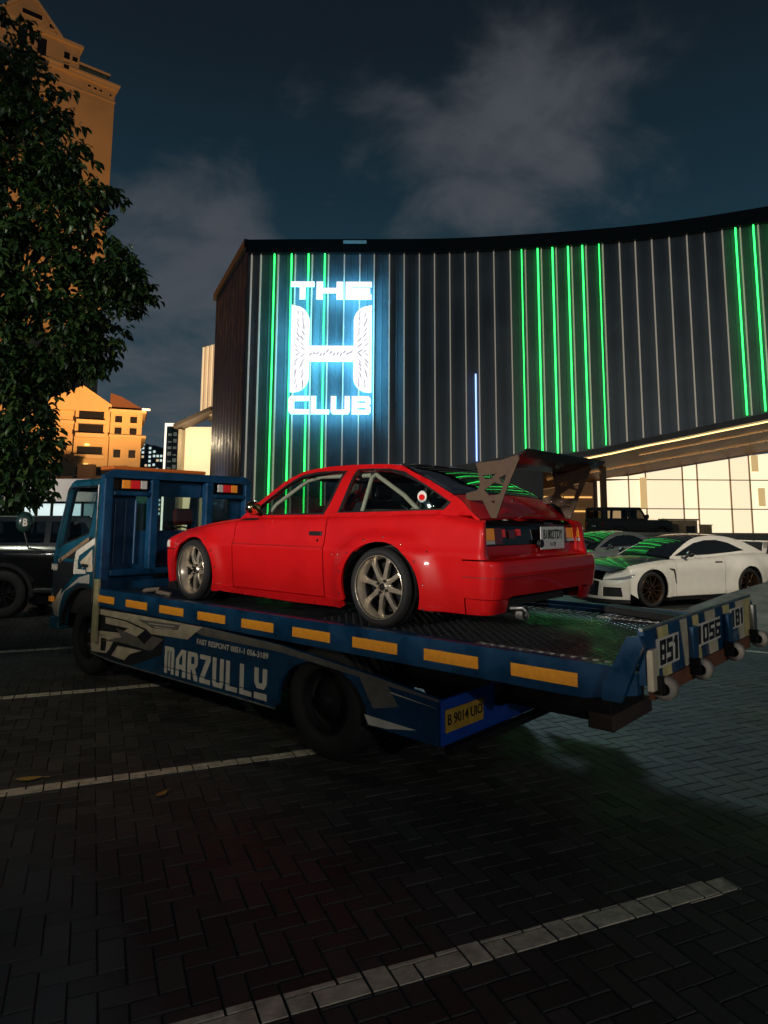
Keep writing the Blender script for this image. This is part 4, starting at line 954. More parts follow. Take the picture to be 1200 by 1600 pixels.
# headboard (cab guard)
HX0, HX1 = 7.0, 7.10
def hb(y0, y1, z0, z1, name='post', m=M_BLUE, x0=HX0, x1=HX1, bv=.012): return MB().bb(x0, x1, y0, y1, z0, z1).build(name, m, trk, bv)
for y0, y1 in ((.945, 1.05), (.40, .50), (-.33, -.23), (-.90, -.81)): hb(y0, y1, .935 if y0 > .9 or y0 < -.8 else 1.08, 2.135)
MB().prism([(-1.05, 2.138), (.90, 2.138), (.90, 2.16), (.80, 2.225), (-.93, 2.225), (-1.05, 2.16)], (HX0, 0, 0), RA, NB, -.10).build('top_beam', M_BLUE, trk, .008)
hb(.503, .942, 1.945, 1.995, 'rail'); hb(-.807, -.333, 1.945, 1.995, 'rail'); hb(-.807, .942, 1.08, 1.15, 'rail')
MB().bb(6.96, 7.05, 1.052, 1.085, .42, 1.06).build('front_leg', mat('worn_yellow_lit_post', (.33, .30, .16), .55, var=.4, vscale=7), trk, .006)  # worn post; the yellowish light on it is put into its colour
for y0, y1, flip in ((.52, .93, 1), (-.80, -.35, -1)):
    MB().bb(7.075, 7.095, y0, y1, 1.997, 2.135).build('lamp_box', M_BLKD, trk)
    w_ = .30; yc = (y0 + y1) / 2 - .03 * flip; segs = [(M_AMBER, .0, .33), (M_REDL, .33, .72), (M_CLEAR, .72, 1)]
    tl = MB().bb(7.03, 7.072, yc - w_ / 2, yc + w_ / 2, 2.018, 2.122).build('tail_lamp', M_BLKD, trk, .004)
    for m, a, b in segs:
        aa, bb_ = (yc + flip * w_ / 2 - flip * w_ * a, yc + flip * w_ / 2 - flip * w_ * b); lo, hi = min(aa, bb_) + .004, max(aa, bb_) - .004
        MB().bb(7.012, 7.03, lo, hi, 2.024, 2.116).build('lens', m, tl, .004)
# cab
CYN, CYF = 1.0, -.93
cab_out = [(7.13, .86)] + ell(7.45, .42, .52, .52, 128, 8, 18) + [(8.05, .50), (8.30, .52), (8.365, .62), (8.37, 1.28), (8.19, 2.03), (8.05, 2.105), (7.25, 2.12), (7.13, 2.05)]
cab_win = [(8.10, 2.045), (7.40, 2.05), (7.44, 1.54), (8.205, 1.36)]
def cabside(y):
    sg = 1 if y > 0 else -1
    return lambda x, z: (x, y - sg * (.07 * sst(z, 1.3, 2.12) + .05 * sst(x, 8.05, 8.40) + .03 * (1 - sst(z, .5, .8)) - .012 * math.exp(-((z - 1.22) / .03) ** 2)), z)
for y in (CYN, CYF):
    panel('cab_side', cabside(y), cab_out, M_BLUE2, trk, [cab_win], .05, .045, None, (7.7, .03, 1.2))
    panel('side_window', lambda x, z, y=y: tuple(np.array(cabside(y)(x, z)) - np.array((0, .02 * (1 if y > 0 else -1), 0))), cab_win, M_GLASS, trk, (), .2, 0, None, (7.7, .03, 1.2))
    w0 = [(8.125, 2.06), (7.385, 2.067), (7.425, 1.525), (8.225, 1.34)]
    panel('window_seal', lambda x, z, y=y: tuple(np.array(cabside(y)(x, z)) + np.array((0, .004 * (1 if y > 0 else -1), 0))), w0, M_BLACKP, trk, [cab_win], .1, .006, None, (7.7, .03, 1.2))
yf = CYN - .12
MB().prism([(-CYN + .075, 2.10), (-CYF - .075, 2.10), (-CYF - .13, 2.15), (-CYN + .13, 2.15)], (7.14, 0, 0), RA, NB, -.95).build('cab_roof', M_BLUE2, trk, .02)
panel('front_panel', lambda y, z: (8.372 - .03 * ((y - .03) / .95) ** 2, y, z), rc(CYF + .06, .55, CYN - .06, 1.28), M_BLUE2, trk, [], .1, .03, None, (7.7, .03, 1.0))
fw = lambda y, z: (8.365 - (z - 1.28) * .235 - .03 * ((y - .03) / .95) ** 2, y * (1 - .07 * (z - 1.28)), z)
panel('windscreen_frame', fw, rc(CYF + .055, 1.283, CYN - .055, 2.10), M_BLUE2, trk, [rc(CYF + .13, 1.38, CYN - .13, 2.02)], .1, .03, None, (7.7, .03, 1.2))
panel('windscreen', lambda y, z: tuple(np.array(fw(y, z)) - np.array((.012, 0, 0))), rc(CYF + .13, 1.38, CYN - .13, 2.02), M_GLASS, trk, [], .3, 0, None, (7.7, .03, 1.2))
MB().prism(rc(-CYN + .06, .9, -CYF - .06, 2.11), (7.14, 0, 0), RA, NB, .02, [rc(-.62, 1.56, .66, 1.95)]).build('cab_back', M_BLUE, trk)
MB().prism(rc(-.62, 1.56, .66, 1.95), (7.13, 0, 0), RA, NB, .004).build('rear_window', M_GLASS, trk)
for y in (.86, .74, .62): MB().tube([(7.112, y, 1.2), (7.112, y, 1.9)], .016, 8).build('back_rib', M_BLUE, trk)
MB().bb(7.2, 8.3, CYF + .08, CYN - .08, .62, .95).build('cab_floor', M_DARK, trk)
MB().bb(7.95, 8.25, CYF + .08, CYN - .08, .95, 1.33).build('dashboard', M_BLACKP, trk, .04)
for y in (.52, -.05, -.5):
    MB().bb(7.22, 7.36, y - .22, y + .22, .95, 1.42).build('seat', M_DARK, trk, .04)
MB().box((7.30, -.10, 1.72), (.10, .26, .20)).build('headrest', mat('red_vinyl', (.35, .03, .02), .5), trk, .04); pass
sw_ = MB(); sw_.tube([(7.86 + .07 * math.sin(2 * PI * k / 24), -.48 + .19 * math.cos(2 * PI * k / 24), 1.42 + .17 * math.sin(2 * PI * k / 24)) for k in range(25)], .012, 6); sw_.build('steering_wheel', M_BLACKP, trk)
# door seam, handle, step, decals on the near cab side
def cdec(l, m, base=.003, name='decal'):
    f = cabside(CYN); return panel(name, lambda x, z: tuple(np.array(f(x, z)) + np.array((0, base, 0))), l, m, trk, (), .05, .002, None, (7.7, -.5, 1.0))
cdec([(7.325, .96), (7.335, .96), (7.345, 1.55), (7.335, 1.55)], M_BLKD, .001, 'door_seam')
cdec([(8.36, 1.12), (8.12, 1.19), (7.75, 1.36), (7.36, 1.50), (7.30, 1.42), (7.62, 1.27), (7.72, 1.05), (8.22, .72), (8.355, .90)], M_BLKD, .002)
cdec([(8.13, 1.21), (7.42, 1.49), (7.40, 1.45), (7.75, 1.31), (8.09, 1.17)], mat('tan_decal', (.22, .15, .09), .5), .004)
cdec([(7.72, 1.07), (7.68, 1.33), (7.25, 1.49), (7.24, 1.42), (7.60, 1.28), (7.62, 1.13), (7.44, 1.13), (7.42, 1.09)], M_LETT, .005)
cdec([(7.55, 1.21), (7.30, 1.36), (7.26, 1.12), (7.40, 1.11), (7.42, 1.20), (7.50, 1.14)], M_CREAM, .005)
cdec([(8.36, .82), (8.26, .70), (7.58, 1.04), (7.33, 1.09), (7.32, .99), (7.62, .98), (7.92, .86), (8.04, .68), (8.10, .56), (8.34, .56)], mat('silver_decal', (.38, .36, .32), .45, var=.15), .005)
cdec([(8.30, .64), (8.26, .70), (7.98, .90), (8.06, .74), (8.12, .58)], M_CREAM, .007)
text('cab_lettering', 'MARZULLY', .105, (8.345, .985, 1.085), NA, (0, .0, 1), M_LETT, trk, 'LEFT', .0008, .82, .002, .0)
MB().bb(7.36, 7.50, 1.0, 1.022, 1.16, 1.195).build('door_handle', M_BLACKP, trk, .006)
MB().bb(8.26, 8.34, .93, 1.0, .72, .78).build('side_marker', M_AMBER, trk, .008)
panel('arch_lip', lambda x, z: (x, 1.005, z), ell(7.45, .42, .56, .56, 125, 8, 16) + ell(7.45, .42, .515, .515, 8, 125, 16), M_BLACKP, trk, (), .05, .05, None, (7.45, 0, .4))
MB().bb(8.2, 8.42, CYF + .05, CYN - .06, .40, .545).build('front_bumper', M_BLUE2, trk, .02)
MB().bb(7.15, 8.3, -.85, .85, .45, .60).build('cab_underside', M_CHAS, trk)
# mirror on its arm, sticker on the back
mi = MB().lathe([(-.055, 0.0), (-.055, .05), (-.035, .09), (0, .105), (.015, .10), (.02, 0)], 'x', 24, (0, 0, 0)).build('mirror', mat('mirror_shell', (.012, .035, .03), .3, coat=.5), trk)
mi.location = (8.56, 1.24, 1.645); mi.scale = (1, .92, 1.2); mi.rotation_euler = (0, 0, R(-20))
text('mirror_sticker', 'B', .10, (-.057, .0, -.035), RA, NB, M_LETT, mi, 'CENTER', .001, 1.0, .003)
MB().tube([(8.33, 1.0, 1.30), (8.52, 1.2, 1.34), (8.56, 1.24, 1.54)], .012, 8).build('mirror_arm', M_BLACKP, trk)
# flat amber light bar on the roof
MB().bb(7.25, 7.50, -.28, .78, 2.222, 2.24).build('light_bar_base', M_BLKD, trk); MB().bb(7.22, 7.52, -.36, .86, 2.243, 2.285).build('light_bar', mat('light_bar_orange', (.55, .12, .02), .3, coat=.5, emit=(1, .25, .03), es=.05), trk, .015)
MB().tube([(7.15, .98, .80), (7.15, 1.04, .80), (7.15, 1.04, 2.06)], .010, 6).build('seam_rod', M_STEEL, trk)
# winch and clutter on the bed front
MB().bb(6.55, 6.95, -.55, .15, .935, 1.02).build('winch_base', M_CHAS, trk, .01); MB().lathe([(-.25, .0), (-.25, .11), (-.22, .11), (-.22, .07), (.22, .07), (.22, .11), (.25, .11), (.25, 0)], 'y', 20, (6.75, -.2, 1.08)).build('winch_drum', M_STEEL, trk)
st = thing('wheel_strap', 'crumpled tie down strap lying at the front of the truck bed', 'strap', tpos(6.35, 3.75, .934), R(90 + 48.78))
MB().tube([(-.25, 0, .012), (-.1, .06, .03), (.02, -.04, .045), (.14, .05, .03), (.26, .0, .012)], .022, 6).build('webbing', mat('strap_web', (.16, .13, .10), .9), st)

# ------------------------------------------------------------------ car shell helper
class Shell:
    def __init__(s, xr, xf, w, rr, rf, zs, dside, dr, df, sh=.05, taper=None, br=0., bf=0.):
        s.__dict__.update(locals()); s.a = w - rr; s.b = PI / 2 * rr; s.c = (xf - rf) - (xr + rr); s.b2 = PI / 2 * rf; s.a2 = w - rf; s.P = s.a + s.b + s.c + s.b2 + s.a2
    def X(s, x): return s.a + s.b + x - (s.xr + s.rr)
    def Yr(s, y): return y if y <= s.a else s.a + s.rr * math.asin(min(1, (y - s.a) / s.rr))
    def Yf(s, y): return s.P - (y if y <= s.a2 else s.a2 + s.rf * math.asin(min(1, (y - s.a2) / s.rf)))
    def base(s, p):
        if p < s.a: return s.xr, p, -1, 0
        p -= s.a
        if p < s.b: t = p / s.rr; return s.xr + s.rr * (1 - math.cos(t)), s.a + s.rr * math.sin(t), -math.cos(t), math.sin(t)
        p -= s.b
        if p < s.c: return s.xr + s.rr + p, s.w, 0, 1
        p -= s.c
        if p < s.b2: t = p / s.rf; return s.xf - s.rf + s.rf * math.sin(t), s.a2 + s.rf * math.cos(t), math.sin(t), math.cos(t)
        p -= s.b2
        return s.xf, max(0, s.a2 - p), 1, 0
    def top(s, p): return s.zs(s.base(p)[0])
    def pos(s, p, z, off=0.):
        x, y, nx, ny = s.base(p); rear = x < (s.xr + s.xf) / 2
        d = ny * ny * s.dside(x, z) + nx * nx * (s.dr(z) if rear else s.df(z)) + off
        zs = s.zs(x); t = (z - (zs - s.sh)) / s.sh
        if t > 0: d -= s.sh * (1 - math.sqrt(max(0, 1 - min(t, 1) ** 2)))
        x2 = x + nx * d; y2 = y + ny * d
        if rear: x2 += s.br * (y / s.w) ** 2 * abs(nx)
        else: x2 -= s.bf * (y / s.w) ** 2 * abs(nx)
        if s.taper: y2 *= s.taper(x2)
        return (x2, max(0, y2), z)
    def f(s, off=0.): return lambda p, z: s.pos(p, z, off)
    def topline(s, x0, x1, n=14): return [(s.X(x0 + (x1 - x0) * i / n), s.zs(x0 + (x1 - x0) * i / n)) for i in range(n + 1)]

# ------------------------------------------------------------------ red hatchback
car = thing('red_hatchback', 'red two door hatchback with big rear wing standing on the truck bed', 'car', tpos(3.27, 4.5, .932), R(90 + 48.78))
zsR = spline([-.95, -.80, -.60, 0, .7, 1.65, 2.1, 2.45, 2.75, 2.95], [.755, .765, .80, .815, .80, .775, .738, .69, .635, .58])
def dsR(x, z):
    d = lerp(z, [.08, .16, .30, .44, .545, .565, .59, .70, .80], [-.050, -.030, -.011, -.001, .005, -.007, -.015, -.030, -.048])
    re = math.hypot((x - 2.38) / .34, (z - .28) / .33); d += .050 * (1 - sst(re, 1.0, 1.42)) * sst(x, 1.83, 1.885) * (1 - sst(z, .60, .70))
    re = math.hypot((x - 0.) / .38, (z - .28) / .35); d += .052 * (1 - sst(re, 1.0, 1.5)) * (1 - sst(x, .555, .61)) * (1 - sst(z, .62, .72))
    return d
drR = lambda z: lerp(z, [.15, .27, .40, .495, .505, .52, .60, .77], [-.04, .0, .02, .012, -.01, -.115, -.135, -.150])
dfR = lambda z: lerp(z, [.07, .2, .35, .46, .6], [-.03, 0, 0, -.03, -.10])
rs_ = Shell(-.945, 3.10, .785, .11, .20, zsR, dsR, drR, dfR, .055, lambda x: 1 - .03 * sst(x, 1.8, 3.0), .025, .10)
S = rs_; F = S.f(); XX = S.X
g2 = .005
def carpanel(name, out, m=M_RED, holes=(), step=.022, mirror='copy', depth=.02, off=0., lab=None): return panel(name, S.f(off), out, m, car, holes, step, depth, mirror, (1.05, 0, .4), None, lab)
# quarter panel, wraps round to the tail lamps
archR = [(XX(x), z) for x, z in ell(0., .275, .375, .335, -18, 200, 30)]
pl_ = S.Yr(.705)
quarter = [(XX(.62 - g2), .165), (XX(.40), .155)] + archR + [(XX(-.42), .155), (XX(-.71 + g2), .155), (XX(-.71 + g2), .512), (pl_, .512), (pl_, S.top(pl_) - .002)] + [(p, z) for p, z in S.topline(-.78, .62 - g2, 22)]
carpanel('quarter_panel', quarter)
door = [(XX(1.80 - g2), .168), (XX(.62 + g2), .168), (XX(.62 + g2), S.zs(.62))] + S.topline(.63, 1.79, 14) + [(XX(1.80 - g2), S.zs(1.80))]
carpanel('door', door)
archF = [(XX(x), z) for x, z in ell(2.38, .28, .335, .315, 215, -20, 30)]
fender = [(XX(1.80 + g2), .168), (XX(1.80 + g2), S.zs(1.80))] + S.topline(1.83, 2.95, 18) + [(S.Yf(.50), .578), (S.Yf(.50), .50), (XX(2.72), .47), (XX(2.72), .35)] + archF[::-1][0:] + [(XX(2.06), .12), (XX(1.95), .12)]
archF2 = [(XX(x), z) for x, z in ell(2.38, .28, .335, .315, 12, 212, 30)]
fender = [(XX(1.80 + g2), S.zs(1.80)), (XX(1.80 + g2), .168), (XX(1.95), .12), (XX(2.06), .105)] + archF2[::-1] + [(XX(2.72), .47), (S.Yf(.46), .47), (S.Yf(.46), .578)] + S.topline(1.83, 2.95, 18)[::-1]
carpanel('front_fender', fender)
sill = [(XX(1.93), .158), (XX(1.96), .112), (XX(1.0), .095), (XX(.42), .10), (XX(.42), .158)]
carpanel('side_skirt', sill, off=.016, depth=.05)
# bumpers
rb = [(0, .275), (S.Yr(.56), .275), (S.Yr(.60), .262), (XX(-.71 - g2), .262), (XX(-.71 - g2), .503), (0, .503)]
carpanel('rear_bumper', rb, mirror='weld', depth=.06, off=.014)
carpanel('rear_valance', [(S.Yr(.57), .165), (XX(-.71 - g2), .155), (XX(-.71 - g2), .256), (S.Yr(.60), .256), (S.Yr(.57), .25)], depth=.04)
carpanel('bumper_moulding', [(0, .395), (XX(-.71 - g2), .395), (XX(-.71 - g2), .402), (0, .402)], mat('bumper_line', (.25, .01, .01), .4), mirror='weld', depth=.006, off=.018)
carpanel('front_bumper', [(XX(2.725), .16), (XX(2.725), .462), (S.P, .462), (S.P, .12), (S.Yf(.6), .10)], mirror='weld', step=.03, depth=.04)
carpanel('front_lip', [(XX(2.70), .075), (XX(2.70), .155), (S.Yf(.6), .095), (S.P, .112), (S.P, .06)], M_BLACKP, mirror='weld', step=.04, depth=.05, off=.02)
carpanel('nose_panel', [(S.Yf(.455), .466), (S.Yf(.455), .578), (S.P, .578), (S.P, .466)], M_BLACKP, mirror='weld', step=.04)
carpanel('headlight', [(XX(2.86), .485), (S.Yf(.47), .478), (S.Yf(.47), .555), (XX(2.86), .552)], M_CLEAR, step=.03, off=.006)
# tail panel between the lamps
carpanel('tail_panel', [(0, .598), (S.Yr(.70), .598), (S.Yr(.70), .766), (0, .766)], M_BLACKG, mirror='weld', step=.03, depth=.02, off=-.004)
carpanel('lower_tail_panel', [(0, .512), (S.Yr(.70), .512), (S.Yr(.70), .594), (0, .594)], mirror='weld', step=.03)
for nm, y0, y1, z0, z1, m in (('tail_lamp', .535, .745, .632, .712, M_AMBER), ('tail_lamp_lower', .535, .745, .606, .630, M_CLEAR), ('tail_lamp_inner', .40, .44, .652, .706, M_REDL), ('tail_lamp_inner', .44, .53, .606, .715, M_REDLD), ('tail_lamp_inner', .275, .355, .640, .700, M_REDLD), ('tail_lamp_inner', .20, .245, .66, .705, M_REDL)):
    P_ = lambda y: S.Yr(y)
    out = [(P_(y0), z0), (P_(y1), z0), (P_(y1), z1), (P_(y0), z1)]
    carpanel(nm, out, m, step=.03, depth=.012, off=.008)
# number plate with its text, bolts, badge
prx = S.pos(0, .64)[0]
plc = MB().prism(rc(.04, .555, .415, .722), (prx - .03, 0, 0), RA, NB, .004).build('number_plate', mat('white_plate', (.74, .74, .70), .45), car, .002)
text('plate_text', 'B1802TDY', .098, (prx - .034, -.228, .632), RA, NB, M_BLKD, plc, 'CENTER', .0008, .70, .0015)
text('plate_date', '11 27', .040, (prx - .034, -.228, .578), RA, NB, M_BLKD, plc, 'CENTER', .0006, 1.0, .001)
text('maker_badge', 'TOYOTA', .032, (prx - .012, -.205, .728), RA, NB, M_CHROME, car, 'CENTER', .002, 1.1, .001)
MB().tube([(prx - .05, -.03, .60), (prx - .02, -.03, .60)], .030, 12).build('lock_cover', M_BLACKP, car)
# hood, roof, deck
ytop = lambda x, zs=None: S.pos(XX(min(max(x, S.xr + S.rr), S.xf - S.rf)), S.zs(x))[1]
def hoodz(x, y): return S.zs(x) + .030 * (1 - (abs(y) / .75) ** 2.2) - .06 * sst(x, 2.80, 3.0)
hy = lambda x: min(ytop(x), .75 - .28 * max(0, x - 2.62)) - .004
hood_o = [(1.66, 0)] + [(1.66 + 1.26 * i / 16, hy(1.66 + 1.26 * i / 16)) for i in range(17)] + [(2.92, 0)]
panel('hood', lambda x, y: (x, y, hoodz(x, y)), hood_o, M_RED, car, (), .05, .02, 'weld', (1.5, 0, 0))
carpanel('cowl', [(XX(1.5), S.zs(1.5) - .001), (XX(1.78), S.zs(1.78) - .001), (XX(1.78), S.zs(1.78) - .02), (XX(1.5), S.zs(1.5) - .02)], M_BLACKP, mirror=None, step=.1)
# greenhouse
gy = lambda z: .725 - .40 * (z - .79) - .03 * sst(z, 1.10, 1.20)
gh = lambda x, z: (x, gy(z) - .03 * sst(x, 1.1, 1.75) - .03 * sst(-x, -.05, .75), z)
ghout = [(1.80, .775), (-.72, .80), (-.66, .868), (-.60, .912), (-.30, 1.058), (.0, 1.178), (.10, 1.192), (.35, 1.205), (.62, 1.210), (.95, 1.200), (1.13, 1.180), (1.32, 1.095), (1.52, .975), (1.72, .84)]
w_front = [(1.66, .805), (.70, .815), (.665, .90), (.595, 1.158), (.70, 1.164), (.95, 1.155), (1.09, 1.138), (1.28, 1.055), (1.48, .935)]
w_rear = [(.52, .825), (-.47, .845), (-.515, .895), (-.45, .93), (-.25, 1.03), (-.05, 1.115), (.10, 1.150), (.30, 1.165), (.455, 1.168)]
panel('roof_pillars', gh, ghout, M_RED, car, [w_front, w_rear], .04, .03, 'copy', (.5, 0, .9))
def grow(l, d):
    c = np.mean(np.array(l), 0); return [tuple(np.array(p) + (np.array(p) - c) / np.linalg.norm(np.array(p) - c) * d) for p in l]
gho = lambda o_: (lambda x, z: (gh(x, z)[0], gh(x, z)[1] + o_, z))
for wn_, l in (('window_seal', w_front), ('quarter_window_seal', w_rear)): panel(wn_, gho(.003), grow(l, .016), M_BLACKP, car, [grow(l, -.012)], .06, .006, 'copy', (.5, 0, .9))
panel('side_window', gho(-.010), w_front, M_GLASS, car, (), .08, 0, 'copy', (.5, 0, .9))
panel('quarter_window', gho(-.010), w_rear, M_GLASS, car, (), .08, 0, 'copy', (.5, 0, .9))
zr = spline([.0, .10, .35, .62, .95, 1.13], [1.178, 1.192, 1.205, 1.210, 1.200, 1.180])
yr_ = lambda x: gh(x, zr(x))[1]
ro = [(.02, 0)] + [(.02 + 1.10 * i / 14, yr_(.02 + 1.10 * i / 14) - .001) for i in range(15)] + [(1.12, 0)]
panel('roof', lambda x, y: (x, y, zr(x) + .022 * (1 - (y / .56) ** 2)), ro, M_RED, car, (), .05, .015, 'weld', (.6, 0, .5))
wz = lambda x: lerp(x, [1.13, 1.32, 1.52, 1.72, 1.80], [1.18, 1.095, .975, .84, .785])
panel('windscreen', lambda x, y: (x + .05 * (1 - (y / .6) ** 2), y, wz(x) + .012 * (1 - (y / .6) ** 2)), [(1.13, 0), (1.13, .535), (1.45, .60), (1.76, .655), (1.76, 0)], M_GLASS, car, (), .08, 0, 'weld', (.8, 0, .3))
# hatch: black framed glass and the painted lid below it
hz = spline([-.775, -.70, -.58, -.30, .0, .03], [.778, .835, .918, 1.060, 1.186, 1.195])
hyy = lambda x: min(gh(x, max(.8, hz(x) - .02))[1] - .004, .70)
def hatch_pt(o_=0.): return lambda x, y: (x, y, hz(x) + .018 * (1 - (y / .62) ** 2) + o_)
hg = [(.01, 0), (.01, hyy(.01) - .01)] + [(.01 - .54 * i / 10, hyy(.01 - .54 * i / 10) - .012) for i in range(11)] + [(-.53, 0)]
panel('hatch_glass', hatch_pt(), hg, M_GLASSD, car, (), .06, 0, 'weld', (.3, 0, .3))
hgi = [(-.035, -.02), (-.035, hyy(-.03) - .06)] + [(-.035 - .45 * i / 10, hyy(-.035 - .45 * i / 10) - .06) for i in range(11)] + [(-.485, -.02)]
hb_ = [(.015, 0), (.015, hyy(.01) - .004), (-.24, hyy(-.24) - .004), (-.535, hyy(-.535) - .004), (-.535, 0), (-.49, 0), (-.49, hyy(-.49) - .055), (-.24, hyy(-.24) - .05), (-.03, hyy(-.03) - .05), (-.03, 0)]
panel('hatch_frame', hatch_pt(.004), hb_, M_BLACKG, car, (), .05, .008, 'weld', (.3, 0, .3))
lid = [(-.545, 0)] + [(-.545 - .235 * i / 8, min(hyy(-.545 - .235 * i / 8), .69) - .003) for i in range(9)] + [(-.78, 0)]
panel('hatch_lid', hatch_pt(.002), lid, M_RED, car, (), .03, .02, 'weld', (.3, 0, .3))
text('lid_emblem', 'A', .05, (-.63, -.02, hz(-.63) + .022), RA, (.55, 0, .83), M_CHROME, car, 'CENTER', .002, 1.3)
carpanel('deck_edge', [(XX(-.74), S.zs(-.74) - .001), (XX(-.30), S.zs(-.30) - .001), (XX(-.30), S.zs(-.30) - .03), (XX(-.74), S.zs(-.74) - .03)], M_RED, mirror=None, step=.1)
# inside
mb = MB()
mb.add([(-.72, -.62, .16), (1.78, -.66, .16), (1.78, .66, .16), (-.72, .62, .16), (-.72, -.62, .72), (1.78, -.66, .74), (1.78, .66, .74), (-.72, .62, .72)], [(0, 1, 2, 3), (0, 3, 7, 4), (1, 5, 6, 2), (0, 4, 5, 1), (3, 2, 6, 7)]); mb.build('cabin_tub', M_DARK, car)
MB().bb(-.66, .05, -.60, .60, .56, .60).build('rear_shelf', M_DARK, car)
for y in (.34, -.34):
    sb = MB(); sb.prism([(0, .28), (.46, .25), (.50, .36), (.10, .36), (-.14, .90), (-.25, .92), (-.12, .42)], (.62, y + .22, 0), (1, 0, 0), NB, .44); sb.build('seat', M_BLACKP, car, .03)
    MB().box((.40, y, 1.0), (.09, .24, .14)).build('headrest', M_BLACKP, car, .03)
MB().bb(1.40, 1.72, -.64, .64, .56, .775).build('dashboard', M_BLACKP, car, .03)
s2 = MB(); s2.tube([(1.22 + .05 * math.sin(2 * PI * k / 24), -.34 + .16 * math.cos(2 * PI * k / 24), .76 + .15 * math.sin(2 * PI * k / 24)) for k in range(25)], .012, 6); s2.build('steering_wheel', M_BLACKP, car)
def cage(pts, r=.018, m=M_CAGE): MB().tube(pts, r, 10).build('cage_tube', m, car)
for s_ in (1, -1):
    cage([(.42, s_ * .59, .30), (.40, s_ * .58, .80), (.36, s_ * .50, 1.10), (.35, s_ * .44, 1.14)]); cage([(.35, s_ * .46, 1.13), (.0, s_ * .52, .95), (-.40, s_ * .55, .64)])
    cage([(.36, s_ * .50, 1.12), (.95, s_ * .49, 1.13), (1.12, s_ * .50, 1.10), (1.45, s_ * .57, .90), (1.62, s_ * .61, .70)])
cage([(.35, .46, 1.14), (.35, -.46, 1.14)]); cage([(.40, .56, .50), (.36, -.46, 1.10)]); cage([(-.36, .5, .64), (.30, -.40, 1.08)]); cage([(1.10, .5, 1.12), (1.10, -.5, 1.12)])
cage([(.40, .57, .84), (.40, -.57, .84)], .018)
tk = MB().lathe([(-.20, 0), (-.20, .07), (-.17, .10), (.17, .10), (.20, .07), (.20, 0)], 'y', 20, (-.12, .25, .86)).build('chrome_shape', M_CHROME, car)  # chrome form for an unidentified shape in the cabin
MB().prism(ell(-.27, .935, .042, .042, 0, 345, 20), (0, gh(-.27, .935)[1] - .004, 0), (1, 0, 0), (0, 0, 1), -.003).build('round_sticker', M_WHITE, car)
MB().prism(ell(-.27, .93, .028, .022, 0, 345, 12), (0, gh(-.27, .935)[1] - .001, 0), (1, 0, 0), (0, 0, 1), -.002).build('sticker_print', M_REDL, car)
# wheels
for x in (0., 2.385):
    for s_ in (1, -1): wheel(car, x, s_ * .828, .285, .285, .21, .226, s_, 'spoke8', M_RIM, 0 if x < 1 else R(-3) * s_)
for x, rx in ((0., .40), (2.385, .38)):
    for s_ in (1, -1):
        mb = MB(); a_ = ell(x, .28, rx, .37, -15, 195, 18)
        for i in range(18):
            (x0, z0), (x1, z1) = a_[i], a_[i + 1]; mb.add([(x0, s_ * .42, z0), (x1, s_ * .42, z1), (x1, s_ * .77, z1), (x0, s_ * .77, z0)], [(0, 1, 2, 3)], True)
        mb.add([(x - .45, s_ * .45, .10), (x + .45, s_ * .45, .10), (x + .45, s_ * .45, .68), (x - .45, s_ * .45, .68)], [(0, 1, 2, 3)]); mb.build('wheel_well', M_DARK, car)
# mudflap, underbody, exhaust, tow hook
MB().bb(-.5, 2.95, -.6, .6, .12, .158).build('underbody', M_CHAS, car)
MB().tube([(-.4, .38, .14), (-.95, .40, .15)], .045, 16, False).build('exhaust', M_STEEL, car); MB().tube([(-.9, .52, .19), (-1.0, .52, .20), (-1.02, .50, .17), (-1.0, .48, .15)], .012, 8).build('tow_hook', M_STEEL, car)
# mirrors, handle, key lock, washer seams
for s_ in (1, -1):
    m_ = MB(); m_.lathe([(-.055, 0), (-.05, .05), (-.02, .066), (.03, .058), (.062, .03), (.068, 0)], 'x', 20); o = m_.build('door_mirror', M_BRASS, car); o.location = (1.50, s_ * .80, .865); o.scale = (.8, 1.15, .95); o.rotation_euler = (0, 0, R(12) * s_)
    MB().bar((1.52, s_ * .70, .815), (1.50, s_ * .79, .835), .05, .03).build('mirror_stalk', M_BLACKP, car, .006)
hp_ = S.pos(XX(.72), .655)
hd = MB().bb(.655, .80, hp_[1] - .004, hp_[1] + .012, .638, .672).build('door_handle', M_BLACKP, car, .005); MB().bb(.655, .80, -hp_[1] - .012, -hp_[1] + .004, .638, .672).build('door_handle', M_BLACKP, car, .005)
MB().tube([(.70, hp_[1] - .0, .60), (.70, hp_[1] + .010, .60)], .011, 12).build('door_lock', M_CHROME, car)
carpanel('rub_line', [(XX(.63), .548), (XX(1.79), .548), (XX(1.79), .554), (XX(.63), .554)], mat('red_shadow_line', (.35, .01, .012), .4, coat=.8), step=.06, depth=.004, off=.004)
mb = MB()
for x in (.44, .52, -.42): 
    for k in range(1):
        q = S.pos(XX(x), .50 if x > 0 else .55); mb.lathe([(0, .008), (.004, .006), (.005, 0)], 'y', 8, (q[0], q[1], q[2]))
for a in range(-10, 200, 26):
    q = S.pos(XX(.41 * math.cos(R(a))), .275 + .37 * math.sin(R(a))); mb.lathe([(0, .008), (.004, .006), (.005, 0)], 'y', 8, (q[0], q[1], q[2]))
    q = S.pos(XX(2.38 + .37 * math.cos(R(a))), .28 + .35 * math.sin(R(a))) if a > 20 else q; mb.lathe([(0, .008), (.004, .006), (.005, 0)], 'y', 8, (q[0], q[1], q[2]))
mb.build('flare_bolts', M_CHROME, car)
